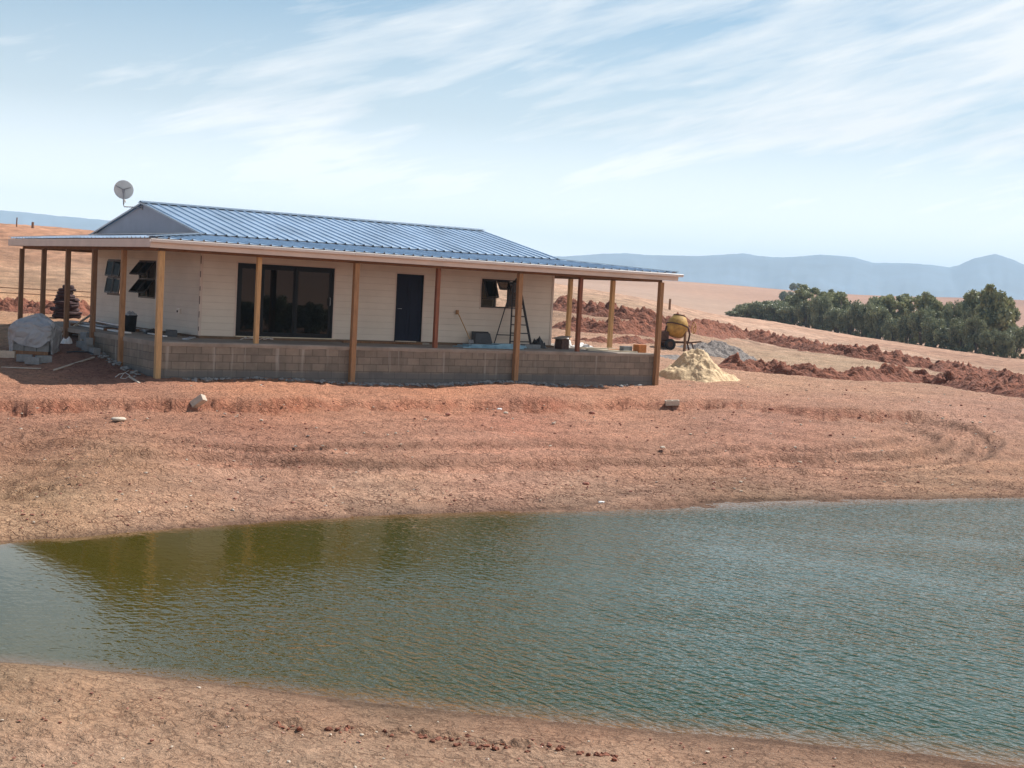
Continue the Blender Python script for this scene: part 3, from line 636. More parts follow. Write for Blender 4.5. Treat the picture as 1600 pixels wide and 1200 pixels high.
grid_wall('wall', 1, YB-.14, YB, VL, XR, PZ, 3.76, [(2.6, 5.4, 1.2, 2.4), (7.5, 9.3, 1.5, 3.0), (13.0, 14.05, 1.0, 3.1)], CLAD, H)  # unseen back openings, added along the sight lines for pale glimpses
# gables
ym = (V_+YB)/2
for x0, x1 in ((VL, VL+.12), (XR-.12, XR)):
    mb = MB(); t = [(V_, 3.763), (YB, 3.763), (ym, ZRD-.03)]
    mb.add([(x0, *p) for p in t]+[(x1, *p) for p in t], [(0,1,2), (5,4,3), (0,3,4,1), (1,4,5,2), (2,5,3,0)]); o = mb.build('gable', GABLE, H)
MB().box(VL-.05, XR+.05, V_-.16, YB+.05, .3, PZ-.003).build('plinth', mat('plinth_concrete', (.17, .105, .065), .9, var=.3, vs=3), H)
MB().box(VL+.14, XR-.14, V_+.14, YB-.14, PZ, PZ+.03).build('floor', CONC, H)
MB().box(VL+.14, XR-.14, V_+.14, YB-.14, 3.30, 3.34).build('ceiling', INT, H)
# inside partitions seen through the openings
pr = MB().box(7.3, 7.4, V_+.145, YB-.145, PZ+.03, 3.297); pr.box(10.6, 10.7, V_+.145, 8.0, PZ+.03, 3.297); pr.box(VL+.145, 7.297, 7.55, 7.65, PZ+.03, 3.297)
pr.build('partition', INT, H)
# corner strips
for x, y in ((VL, V_), (XR, V_), (VL, YB)):
    sx = -1 if x == VL else 1; sy = -1 if y == V_ else 1
    o = MB().box(min(x, x+sx*.018), max(x, x+sx*.018), min(y-sy*.06, y+sy*.018), max(y-sy*.06, y+sy*.018), PZ, 3.74).box(min(x-sx*.06, x), max(x-sx*.06, x)-0.0, min(y, y+sy*.018), max(y, y+sy*.018), PZ, 3.74).build('corner_strip', WHITE, H)
for k in range(7):
    zc = 1.1+k*.37
    MB().box(VL-.022, VL-.004, V_-.024+.0, V_-.012+.0, zc, zc+.12+.05*(k % 3)).build('corner_sliver', BROWNF, H)  # broken dark slivers down the corner strip

# roof sheeting with real ribs
def profile(s0, s1, pitch=.31, hgt=.034, off=0.):
    pts = []; k = math.ceil((s0-off)/pitch)
    def z(s):
        q = ((s-off)/pitch) % 1.0
        q = min(q, 1-q)*pitch
        return hgt if q < .016 else (0 if q > .034 else hgt*(.034-q)/.018)
    xs_ = {s0, s1}
    kk = int((s0-off)/pitch)-1
    while off+kk*pitch < s1+pitch:
        for o in (-.034, -.016, .016, .034):
            v = off+kk*pitch+o
            if s0 < v < s1: xs_.add(v)
        kk += 1
    return [(v, z(v)) for v in sorted(xs_)]
def sheet(mb, axis, s0, s1, lo, hi, off=0.):
    # axis 'x': ribs run in y. lo(s), hi(s) -> (other, z)
    vs = []; P = profile(s0, s1, off=off)
    for s, hgt in P:
        for fn in (lo, hi):
            o, z = fn(s); vs.append((s, o, z+hgt) if axis == 'x' else (o, s, z+hgt))
    for s, hgt in P:
        for fn in (lo, hi):
            o, z = fn(s); vs.append((s, o, z-.004+hgt) if axis == 'x' else (o, s, z-.004+hgt))
    k = len(P); fs = [(2*i, 2*i+2, 2*i+3, 2*i+1) for i in range(k-1)]+[(2*k+2*i+1, 2*k+2*i+3, 2*k+2*i+2, 2*k+2*i) for i in range(k-1)]
    fs += [(2*i, 2*k+2*i, 2*k+2*i+2, 2*i+2) for i in range(k-1)]+[(2*i+1, 2*i+3, 2*k+2*i+3, 2*k+2*i+1) for i in range(k-1)]
    mb.add(vs, fs)
x0, x1, y0, y1 = -OV, W_+OV, -OV, L_+OV
mr = MB(); sheet(mr, 'x', VL-.10, XR+.10, lambda s: (V_-.12, ZB+.012), lambda s: (ym, ZRD)); mr.build('roof', ROOF, H)
mr = MB(); sheet(mr, 'x', VL-.10, XR+.10, lambda s: (YB+.12, ZB+.012), lambda s: (ym, ZRD)); mr.build('roof', ROOF, H)
rc = MB(); rc.add([(x, y, z) for x in (VL-.13, XR+.13) for y, z in ((ym-.19, ZRD+.0), (ym, ZRD+.06), (ym+.19, ZRD+.0), (ym, ZRD+.052))], [(0,4,5,1), (1,5,6,2), (3,7,4,0), (2,6,7,3), (0,1,2,3), (7,6,5,4)])
rco = rc.build('ridge_cap', RIDGE, H)
for xx in (VL-.11, XR+.07):   # barge flashing
    f = MB()
    for sgn, ye in ((1, V_-.12), (-1, YB+.12)): f.beam((xx+.02, ye, ZB-.0), (xx+.02, ym, ZRD-.012), .035, .05)
    f.build('barge_flashing', RIDGE, H)
cl01 = lambda t: max(0., min(1., t))
zz = lambda t: ZE+(ZB-.03-ZE)*t
def fr(s):   # how far up the front slope this rib can go before the hip line
    return min(cl01((s-x0)/(VL-x0)), cl01((x1-s)/(x1-XR)))
mr = MB(); sheet(mr, 'x', x0, x1, lambda s: (y0, ZE), lambda s: (y0+(V_-.005-y0)*fr(s), zz(fr(s))), .05); mr.build('veranda_roof', ROOF, H)
mr = MB(); sheet(mr, 'x', x0, x1, lambda s: (y1, ZE), lambda s: (y1+(YB+.005-y1)*fr(s), zz(fr(s))), .05); mr.build('veranda_roof', ROOF, H)
def fs_(s): return min(cl01((s-y0)/(V_-y0)), cl01((y1-s)/(y1-YB)))
mr = MB(); sheet(mr, 'y', y0, y1, lambda s: (x0, ZE), lambda s: (x0+(VL-.005-x0)*fs_(s), zz(fs_(s)))); mr.build('veranda_roof', ROOF, H)
mr = MB(); sheet(mr, 'y', y0, y1, lambda s: (x1, ZE), lambda s: (x1+(XR+.005-x1)*fs_(s), zz(fs_(s)))); mr.build('veranda_roof', ROOF, H)
for a, b in (((x0, y0), (VL, V_)), ((x1, y0), (XR, V_)), ((x1, y1), (XR, YB)), ((x0, y1), (VL, YB))):
    MB().beam((*a, ZE+.045), (*b, ZB+.02), .22, .012).build('hip_cap', RIDGE, H)
# flashing where the veranda meets the gable
MB().box(VL-.16, VL-.004, V_-.05, YB+.05, ZB-.018+.03, ZB+.0+.035).build('apron_flashing', GUT, H)
# fascias and gutter
zf0, zf1 = 3.265, 3.475
MB().box(x0-.0, x0+.022, y0+.03, y1, zf0, zf1).build('fascia', WHITE, H)
MB().box(x1-.022, x1, y0+.03, y1, zf0, zf1).build('fascia', WHITE, H)
MB().box(x0, x1, y1+.003, y1+.025, zf0, zf1).build('fascia', WHITE, H)
MB().box(x0+.0, x1, y0+.004, y0+.028, zf0-.01, zf1-.005).build('fascia', WHITE, H)
gt = MB(); gp = [(-.10, 3.475), (-.115, 3.465), (-.105, 3.40), (-.08, 3.385), (-.002, 3.385), (-.002, 3.46), (-.012, 3.46), (-.012, 3.40), (-.075, 3.40), (-.09, 3.465)]
vs = [(xx, y0+a, b) for xx in (x0-.03, x1+.12) for a, b in gp]; k = len(gp)
gt.add(vs, [(i, (i+1) % k, k+(i+1) % k, k+i) for i in range(k)]+[tuple(range(k))[::-1], tuple(range(k, 2*k))]); go = gt.build('gutter', GUT, H)
for xx in (2.6, 5.3, 8.1, 10.7, 13.4):
    MB().box(xx, xx+.03, y0-.118, y0-.112, 3.39, 3.47).build('gutter_joint', GUT, go)
# bearer beams and rafters
for q in ((-.07, W_+.07, -.05, .05), (-.07, W_+.07, L_-.05, L_+.05), (-.05, .05, .05, L_-.05), (W_-.05, W_+.05, .05, L_-.05)):
    MB().box(*q, 3.19, 3.34).build('veranda_beam', W_BEAM, H)
for i in range(15):
    xx = VL+.35+i*.84; MB().beam((xx, y0+.06, 3.415), (xx, V_, 3.655), .05, .11).build('rafter', W_BEAM, H)
for i in range(8):
    yy = V_+.3+i*1.2; MB().beam((x0+.06, yy, 3.415), (VL, yy, 3.655), .05, .11).build('rafter', W_BEAM, H); MB().beam((x1-.06, yy, 3.415), (XR, yy, 3.655), .05, .11).build('rafter', W_BEAM, H)
# posts
px_ = [0, 2.756, 5.586, 8.343, 11.107, 13.52, W_]
pm = [W_PALE, W_PALE, W_MID, W_RED, W_MID, W_RED, W_MID]
for i, (xx, m_) in enumerate(zip(px_, pm)):
    z0 = min(hz(xx, -.1), 0)-.3 if i % 2 == 0 else D_; yy = -.145 if i % 2 == 0 else 0.02
    hw = .072 if i in (0, 2, 4, 6) else .058
    mb = MB().box(xx-hw, xx+hw, yy-hw+.06, yy+hw+.06, z0, 3.188); mb.build('post', m_, H, bevel=.006)
for k in range(1, 6):
    yy = k*2.3274; m_ = W_MID if k == 1 else W_DARK; xx = -.10
    z0 = hz(xx, yy)-.25; MB().box(xx-.065, xx+.065, yy-.065, yy+.065, z0, 3.188).build('post', m_, H, bevel=.006)
for k, m_ in ((1, W_PALE), (2, W_PALE), (3, W_MID), (4, W_MID), (5, W_MID)):
    yy = k*2.3274; xx = W_-.02; MB().box(xx-.065, xx+.065, yy-.065, yy+.065, D_-.04, 3.188).build('post', m_, H, bevel=.006)
for xx in (3.4, 6.8, 10.2, 13.4): MB().box(xx-.065, xx+.065, L_-.065, L_+.065, .4, 3.188).build('post', W_MID, H, bevel=.006)
# block walls of the veranda
MB().box(-.05, W_, 0, .14, -.6, D_-.07).build('block_wall', BLOCK, H)
MB().box(-.05+.0, .09, .14, 6.0, -.6, D_-.07).build('block_wall', BLOCK, H)
MB().box(W_-.14, W_, .14, L_, -.6, D_-.07).build('block_wall', BLOCK, H)
# rough cast veranda slab with an uneven lip
k = 260; vs = []; 
for i in range(k+1):
    xx = -.07+(W_+.09)*i/k; wv = .012*float(fbm(np.array([xx*1.7]), np.array([.3]), 3, 60)[0]); lp = .045+.05*abs(float(fbm(np.array([xx*1.1]), np.array([2.3]), 3, 61)[0]))
    vs += [(xx, -.018+wv, D_-.07-lp*.7), (xx, -.03+wv, D_-.03), (xx, -.01+wv, D_), (xx, L_+.1, D_+.0), (xx, .06, D_-.07-lp*.7)]
fs = [(5*i+j, 5*i+5+j, 5*i+6+j, 5*i+1+j) for i in range(k) for j in (0, 1, 2)]+[(5*i+4, 5*i+9, 5*i+5, 5*i) for i in range(k)]
DK = mat('veranda_concrete', (.30, .25, .205), .95, var=.28, vs=1.5, bs=45, bump=.4)
MB().add(vs, fs).add([(-.07, -.02, D_-.12), (-.07, L_+.1, D_-.12), (-.07, L_+.1, D_-.0), (-.07, -.02, D_-.0), (W_+.02, -.02, D_-.12), (W_+.02, L_+.1, D_-.12), (W_+.02, L_+.1, D_), (W_+.02, -.02, D_)], [(0,1,2,3), (4,5,6,7)]).build('veranda_floor', DK, H)

# openings
def frame_y(mb, x0, x1, z0, z1, y, t=.05, dp=.06):   # rectangular frame in an xz plane
    mb.box(x0, x0+t, y, y+dp, z0, z1); mb.box(x1-t, x1, y, y+dp, z0, z1); mb.box(x0+t, x1-t, y, y+dp, z0, z0+t); mb.box(x0+t, x1-t, y, y+dp, z1-t, z1); return mb
x0_, x1_, z0_, z1_ = SD
sd = frame_y(MB(), x0_, x1_, z0_, z1_, V_-.012, .06, .10).build('sliding_door', BLACK, H)
for a, b, yy in ((x0_+.06, 3.98, V_+.012), (3.98, 5.06, V_+.04), (5.03, x1_-.06, V_+.012)):
    s_ = frame_y(MB(), a, b, z0_+.06, z1_-.06, yy, .085, .03).build('door_panel', BLACK, sd)
    s_['label'] = 'black framed glass sliding panel'
    MB().box(a+.085, b-.085, yy+.012, yy+.018, z0_+.145, z1_-.145).build('pane', DARKGLASS, sd)
MB().tube([(6.13, V_-.03, 1.95), (6.13, V_-.06, 1.97), (6.13, V_-.06, 2.16), (6.13, V_-.03, 2.18)], .011).build('handle', STEEL, sd)
MB().box(x0_-.05, x1_+.05, V_-.15, V_-.005, PZ, PZ+.025).build('threshold', CREAMB, H)
def trim(a0, a1, z0, z1):
    t = MB(); y_ = V_-.010
    t.box(a0-.045, a0-.003, y_, V_-.001, z0, z1+.04); t.box(a1+.003, a1+.045, y_, V_-.001, z0, z1+.04); t.box(a0-.003, a1+.003, y_, V_-.001, z1+.003, z1+.04); return t
trim(x0_, x1_, z0_, z1_).build('door_trim', WHITE, H)
x0_, x1_, z0_, z1_ = DR
dr = MB().box(x0_+.03, x1_-.03, V_+.02, V_+.06, z0_+.01, z1_-.03).build('door', DOORM, H)
frame_y(MB(), x0_, x1_, z0_-.03, z1_, V_-.006, .03, .10).build('door_frame', BLACK, dr)
for a, b in ((.12, .42), (.52, .83)):
    for c, d in ((.15, .95), (1.1, 1.85)): frame_y(MB(), x0_+a, x0_+b, z0_+c, z0_+d, V_+.012, .02, .01).build('door_moulding', DOORM, dr)
MB().tube([(x0_+.09, V_+.02, 1.95), (x0_+.09, V_-.03, 1.95), (x0_+.2, V_-.035, 1.95)], .010).build('handle', STEEL, dr)
trim(x0_, x1_, z0_, z1_).build('door_trim', WHITE, H)
MB().box(x0_-.5, x1_+.1, V_-.34, V_-.165, PZ-.075, PZ-.02).build('door_step', CONC, H)
# front window: three lights, the first has an open top sash
x0_, x1_, z0_, z1_ = FWN
wn = MB(); frame_y(wn, x0_, x1_, z0_, z1_, V_-.008, .045, .06); 
for xm in (x0_+.53, x0_+1.04): wn.box(xm-.025, xm+.025, V_-.006, V_+.05, z0_+.045, z1_-.045)
wn.box(x0_+.045, x0_+.505, V_-.006, V_+.05, z0_+.26, z0_+.30)
wno = wn.build('window', BROWNF, H)
MB().box(x0_+.05, x0_+.5, V_+.015, V_+.021, z0_+.05, z0_+.255).build('pane', GLASS, wno)
MB().box(x0_+1.07, x1_-.05, V_+.015, V_+.021, z0_+.05, z1_-.05).build('pane', DARKGLASS, wno)
def sash(parent, P0, along, out, wdt, hgt, ang, t=.035):   # top-hung sash, hinge at P0
    P0 = Vector(P0); al = Vector(along); ou = Vector(out); dn = Vector((0, 0, -1))*math.cos(ang)+ou*math.sin(ang)
    mb = MB(); nrm = al.cross(dn)
    for a, b in (((0, 0), (0, 1)), ((1, 0), (1, 1)), ((0, 0), (1, 0)), ((0, 1), (1, 1))):
        mb.beam(P0+al*wdt*a[0]+dn*hgt*a[1], P0+al*wdt*b[0]+dn*hgt*b[1], t, t, up=nrm)
    s_ = mb.build('sash', BROWNF, parent)
    q = MB(); c = [P0+al*wdt*i+dn*hgt*j for i, j in ((.06, .05), (.94, .05), (.94, .95), (.06, .95))]; o_ = nrm.normalized()*.003
    q.add([p+o_ for p in c]+[p-o_ for p in c], [(0,1,2,3), (7,6,5,4), (0,4,5,1), (1,5,6,2), (2,6,7,3), (3,7,4,0)]); q.build('pane', SASHG, parent)
    return s_
sash(wno, (x0_+.07, V_-.02, z1_-.05), (1, 0, 0), (0, -1, 0), .42, .56, R(24))
sash(wno, (x0_+.58, V_-.02, z1_-.05), (1, 0, 0), (0, -1, 0), .42, .30, R(35))
t = trim(x0_, x1_, z0_, z1_); t.box(x0_-.045, x1_+.045, V_-.02, V_-.002, z0_-.05, z0_-.003); t.build('window_trim', WHITE, H)
for (a0, a1, z0_, z1_) in LW:
    wl = MB(); X_ = VL-.008
    def bx(p, q, r_, s_): wl.box(X_, X_+.06, p, q, r_, s_)
    bx(a0, a0+.05, z0_, z1_); bx(a1-.05, a1, z0_, z1_); bx(a0+.05, a1-.05, z0_, z0_+.05); bx(a0+.05, a1-.05, z1_-.05, z1_)
    am = (a0+a1)/2; zm = (z0_+z1_)/2; bx(am-.03, am+.03, z0_+.05, z1_-.05); bx(a0+.05, am-.03, zm-.025, zm+.025); bx(am+.03, a1-.05, zm-.025, zm+.025)
    wo_ = wl.build('window', BROWNF, H)
    wd2 = (a1-a0)/2-.1
    for ya in (a0+.06, am+.04):
        for zt in (z1_-.06, zm-.03): sash(wo_, (VL-.03, ya, zt), (0, 1, 0), (-1, 0, 0), wd2, .46, R(38 if a0 < 7 else 9))
wb = MB().box(VL-.07, VL-.004, 3.78, 3.95, 1.52, 1.66).build('meter_box', GUT, H, bevel=.01)
MB().box(VL-.085, VL-.072, 3.83, 3.90, 1.55, 1.61).build('socket', BLACK, wb)

# ------------------------------------------------------------ satellite dish on the gable
dg = empty('satellite_dish', (VL, 7.15, 4.60), 0, 'round grey satellite dish on a bent arm at the left gable peak', 'satellite dish')
cq_ = pl(193, 297, 0, 1.62); C0 = Vector(cq_)-Vector((VL, 7.15, 4.60))
vd = Vector((CAM[0]-cq_[0], CAM[1]-cq_[1], CAM[2]-cq_[2])).normalized(); face = (-vd+Vector((.15, 0, .25))).normalized()
Mq = face.to_track_quat('Z', 'Y').to_matrix().to_4x4(); Mq.translation = C0
db_ = MB().lathe([(.001, .0), (.08, .004), (.16, .016), (.24, .036), (.29, .055), (.292, .062), (.24, .044), (.16, .023), (.08, .010), (.001, .006)], 36, Mq).build('dish', DISHM, dg, smooth=True)
inv = Mq.to_3x3(); upv = Vector((0, 0, 1)); side = face.cross(upv).normalized(); u2 = side.cross(face).normalized()
B0 = C0-face*.03
MB().beam(B0+u2*.02, B0+u2*.13-side*.22, .018, .03, up=face).build('back_rib', STEEL, dg); MB().beam(B0+u2*.02, B0+u2*.10+side*.22, .018, .03, up=face).build('back_rib', STEEL, dg)
MB().beam(B0-u2*.10, B0+u2*.03, .03, .03, up=face, w2=.10, h2=.04).build('mount_bracket', STEEL, dg)
MB().tube([B0-u2*.08, B0-u2*.42+face*.0, B0-u2*.50+side*.02, Vector((-.12, .02, -.02)), Vector((.0, 0, -.03))], .018).build('arm', STEEL, dg, smooth=True)
MB().tube([B0-u2*.45, B0-u2*.44+side*.0+face*.32], .01).build('feed_arm', STEEL, dg)
MB().lathe([(.001, 0), (.03, 0), (.035, .05), (.02, .09), (.001, .09)], 12, Matrix.Translation(B0-u2*.44+face*.30)).build('receiver', GUT, dg)
MB().box(-.03, -.002, -.09, .05, -.09, .04).build('wall_plate', STEEL, dg)

# ------------------------------------------------------------ heaps and banks of soil
def soil_berm(pp, wid, hgt, seed, label, m=BERMM):
    P = ipoly(pp, 14); seg = np.r_[0, np.cumsum(np.hypot(*np.diff(P, axis=0).T))]; Lt = seg[-1]
    c = CAM[:2]; far_ = np.hypot(P[:, 0]-c[0], P[:, 1]-c[1]).mean()
    na_ = int(min(900, Lt/(far_*.0016))); nb = 34
    sa = np.linspace(0, Lt, na_); bx_ = np.interp(sa, seg, P[:, 0]); by_ = np.interp(sa, seg, P[:, 1])
    tx = np.gradient(bx_); ty = np.gradient(by_); L2 = np.hypot(tx, ty); nx, ny = -ty/L2, tx/L2
    kk = np.ones(15)/15; nx = np.convolve(np.pad(nx, 7, 'edge'), kk, 'valid'); ny = np.convolve(np.pad(ny, 7, 'edge'), kk, 'valid')
    t = np.linspace(-1, 1, nb); wv = wid*(1+.5*fbm(sa*.5, sa*0+seed, 3, seed))
    Xb = bx_[:, None]+nx[:, None]*t[None]*wv[:, None]; Yb = by_[:, None]+ny[:, None]*t[None]*wv[:, None]
    G = height(Xb, Yb); env = (1-np.abs(t)**1.6)[None]*np.minimum(1, np.minimum(sa, Lt-sa)/1.2)[:, None]
    cl_ = fbm(Xb*1.1, Yb*1.1, 3, seed)*.9+np.abs(fbm(Xb*2.2+5, Yb*2.2, 3, seed+3, .55))*.9+.35*np.abs(fbm(Xb*5, Yb*5, 2, seed+5))
    Zb = G-.10+env*hgt*(.45+.35*fbm(sa*.35, sa*0+1, 2, seed+1)[:, None]+.5*cl_)
    o0 = np.array([bx_.mean(), by_.mean(), 0]); V = np.stack([Xb, Yb, Zb], -1).reshape(-1, 3)-o0
    ii = (np.arange(na_-1)[:, None]*nb+np.arange(nb-1)[None]).ravel()
    o = npmesh('soil_berm', V, np.stack([ii, ii+nb, ii+nb+1, ii+1], 1)[:, ::-1], m, smooth=True); o.location = tuple(o0)
    return tag(o, label, 'soil bank', 'banks of freshly dug red soil')
soil_berm([(868,480),(930,490),(1010,503),(1075,516),(1150,524),(1230,541),(1320,556),(1400,568),(1480,581),(1540,594),(1620,606),(1720,620)], 1.5, 1.0, 71, 'long upper bank of dug red soil running behind the yellow mixer to the right edge')
soil_berm([(868,510),(930,517),(990,520),(1040,523)], 1.6, .95, 73, 'thick clodded bank of red soil seen through the right veranda posts')
soil_berm([(880,531),(950,534),(1034,536)], .8, .42, 75, 'low nearest strip of red soil just beyond the sunlit right end of the veranda')
soil_berm([(1118,574),(1180,579),(1250,586),(1320,591),(1400,594),(1480,602),(1560,614),(1640,628),(1720,640)], .95, .85, 77, 'lower bank of dug red soil starting beside the yellow sand heap')
soil_berm([(1500,594),(1530,592),(1570,600),(1605,612)], 1.1, .9, 79, 'short lumpy hump of red soil between the two long banks at the right edge')
soil_berm([(-60,486),(0,484),(60,487),(110,492),(150,492)], 1.4, .8, 81, 'bank of orange red soil behind the left veranda posts')
def heap(name, px, py, rad, hgt, seed, m, label, cat, sx=1., amp=.18, fr_=2.2, sharp=1.):
    c = hit(px, py); nb = 150; g_ = np.linspace(-1.35, 1.35, nb); GX, GY = np.meshgrid(g_, g_)
    wx = c[0]+(_r0[0]*GX*sx-_r0[1]*0*GY)*rad+(-_r0[1])*GY*rad*.0; X_ = c[0]+_r0[0]*GX*rad*sx+(-_r0[1])*GY*rad; Y_ = c[1]+_r0[1]*GX*rad*sx+_r0[0]*GY*rad
    rr = np.hypot(GX, GY)*(1+.25*fbm(GX*1.2, GY*1.2, 3, seed))
    body = np.clip(1-rr, 0, 1)**sharp; skirt = .10*np.clip(1.25-rr, 0, 1)
    Zh = height(X_, Y_)-.04+hgt*(body*(1+.0)+skirt)+hgt*amp*fbm(X_*fr_, Y_*fr_, 5, seed+1, .6)*np.clip(1.3-rr, 0, 1)**.6-np.clip(rr-1.15, 0, 1)*.5
    ii = (np.arange(nb-1)[:, None]*nb+np.arange(nb-1)[None]).ravel(); o0 = np.array([c[0], c[1], 0])
    o = npmesh(name, np.stack([X_, Y_, Zh], -1).reshape(-1, 3)-o0, np.stack([ii, ii+1, ii+nb+1, ii+nb], 1), m); o.location = tuple(o0); return tag(o, label, cat)
heap('sand_heap', 1087, 590, 1.32, .95, 91, SANDM, 'pale yellow heap of building sand beside the right end post', 'sand heap', 1.05, .26, 1.5, .9)
heap('gravel_heap', 1125, 556, 1.75, .62, 93, GRAVM, 'low grey heap of crushed stone behind the yellow sand', 'gravel heap', 1.0, .28, 2.6, .8)
heap('gravel_heap', 1058, 560, 1.0, .16, 95, GRAVM, 'flat spread of grey stone chips in front of the mixer wheels', 'gravel heap', 1.2, .3, 2.6)

# ------------------------------------------------------------ concrete mixer
mp_ = hit(1056, 546); MX_ = empty('concrete_mixer', (mp_[0], mp_[1], mp_[2]-.02), -YAW+.25, 'yellow drum concrete mixer on a rusty wheeled frame beyond the veranda', 'concrete mixer')
MX_.scale = (1.02,)*3; ax = Matrix.Translation((.0, 0, 1.0)) @ Matrix.Rotation(R(14), 4, 'Y') @ Matrix.Rotation(R(-8), 4, 'X')
drum = MB().lathe([(.001, -.46), (.22, -.46), (.34, -.40), (.45, -.20), (.47, -.02), (.47, .10), (.42, .24), (.30, .44), (.26, .48), (.24, .48), (.28, .42), (.40, .22), (.44, .08), (.001, .0)], 40, ax).build('drum', YELLOW, MX_, smooth=True)
ring = MB().lathe([(.475, .015), (.505, .015), (.505, .065), (.475, .065)], 40, ax).build('gear_ring', RUST, drum)
MB().lathe([(.262, .46), (.285, .46), (.285, .50), (.262, .50)], 40, ax).build('mouth_rim', RUST, drum)
yk = MB().tube([(-.52, -.05, .32), (-.56, -.05, .75), (-.5, -.03, 1.02)], .04); yk.tube([(.52, -.05, .32), (.58, -.05, .7), (.50, -.03, .98)], .04); yk.tube([(-.54, -.05, .38), (0, -.15, .33), (.54, -.05, .38)], .04)
yk.build('yoke', RUST, MX_, smooth=True)
fr3 = MB()
for yy in (-.28, .28): fr3.beam((-.62, yy, .34), (.62, yy, .34), .06, .07)
for xx in (-.6, 0, .6): fr3.beam((xx, -.28, .34), (xx, .28, .34), .06, .06)
fr3.beam((.6, -.28, .34), (.72, -.3, .0), .05, .05); fr3.beam((.6, .28, .34), (.72, .3, .0), .05, .05); fr3.beam((.6, 0, .34), (1.15, 0, .40), .06, .06); fr3.build('chassis', RUST, MX_)
MB().box(-.78, -.42, -.2, .2, .38, .78).build('engine_box', RUST, MX_, bevel=.03)
for yy in (-.38, .38):
    Mw = Matrix.Translation((-.42, yy, .24)) @ Matrix.Rotation(R(90), 4, 'X')
    wh = MB().lathe([(.13, -.06), (.22, -.065), (.245, -.03), (.245, .03), (.22, .065), (.13, .06)], 24, Mw).build('wheel', RUBBER, MX_, smooth=True)
    MB().lathe([(.001, -.03), (.13, -.04), (.13, .04), (.001, .03)], 20, Mw).build('rim', RUST, wh)
hw_ = Matrix.Translation((.72, -.12, .98)) @ Matrix.Rotation(R(90), 4, 'Y')
mb = MB(); mb.tube([(hw_ @ Vector((.24*math.cos(a), .24*math.sin(a), 0))) for a in np.linspace(0, 2*math.pi, 25)], .018, caps=False)
for a in (0, 2.1, 4.2): mb.tube([hw_ @ Vector((0, 0, 0)), hw_ @ Vector((.24*math.cos(a), .24*math.sin(a), 0))], .014)
mb.build('tilt_wheel', YELLOW, MX_)
q = hit(1069, 549); MB().add([], []).tube([(0, 0, -.2), (.01, 0, .4), (0, .02, .9)], [.065, .06, .058], 10).build('wooden_stake', W_DARK, loc=q)
tag(bpy.data.objects['wooden_stake'], 'short brown round wooden stake standing beside the mixer', 'stake')

# ------------------------------------------------------------ on the veranda and round it
def block(px=None, py=None, pos=None, rz=0, rot=None, m=CONCG, sz=(.39, .19, .19), label='', group=None, hollow=True, name='concrete_block', cat='concrete block', sink=.0):
    p = Vector(pos) if pos is not None else Vector(hit(px, py)); a, b, c = [v/2 for v in sz]; mb = MB()
    if hollow:
        t = .03
        xs_ = [(-a, -a+t), (-t/2, t/2), (a-t, a)]
        mb.box(-a, a, -b, -b+t, -c, c); mb.box(-a, a, b-t, b, -c, c)
        for u, v in xs_: mb.box(u, v, -b+t, b-t, -c, c)
        mb.box(-a+t, -t/2, -b+t, b-t, -c, -c+.02); mb.box(t/2, a-t, -b+t, b-t, -c, -c+.02)
    else: mb.box(-a, a, -b, b, -c, c)
    o = mb.build(name, m, loc=(p.x, p.y, p.z+c-sink), rot=rot or (0, 0, rz), bevel=.0 if hollow else .008)
    return tag(o, label, cat, group)
G1 = 'loose concrete blocks lying about'
q = hit(310, 634); block(pos=q+np.array([0, 0, .02]), rot=(R(-38), R(14), R(28)), m=BLOCKTAN, label='tilted tan concrete block on the cut edge below the left end of the veranda', group=G1, hollow=False, sz=(.17, .34, .16))
q = hit(1050, 633); block(pos=q, rot=(R(6), R(-4), R(-30)), m=BLOCKTAN, label='tan hollow block lying on the cut edge below the sand heap', group=G1, sz=(.40, .19, .14))
q = hit(185, 657); tag(MB().lathe([(.001, 0), (.12, .0), (.15, .03), (.12, .06), (.001, .065)], 14, Matrix.Scale(1.25, 4, (1, 0, 0))).build('flat_stone', PALEM, loc=q, rot=(0, 0, .6), smooth=True), 'small pale oval flat stone on bare soil left of the tilted block', 'stone')
WB = pl(0, 0, 0, 0)
for k, (x, y, z, rz_, lb) in enumerate([(-.42, 4.05, 0, .1, 'grey block at the bottom of the small stack outside the left veranda wall, nearer end'), (-.40, 3.52, 0, .02, 'grey block on the ground next to the second left veranda post'), (-.42, 4.0, 1, -.15, 'grey block topmost of the small stack outside the left veranda wall'), (-.36, 4.60, 0, .3, 'grey block at the far end of the small stack outside the left veranda wall'), (-.15, 5.0, 1, .1, 'grey block on the far step of the left veranda wall')]):
    z0 = hz(x, y)+.02+(.19 if z else 0); block(pos=(x, y, z0-.02), rz=rz_+R(90), label=lb, group=G1, hollow=(k == 1))
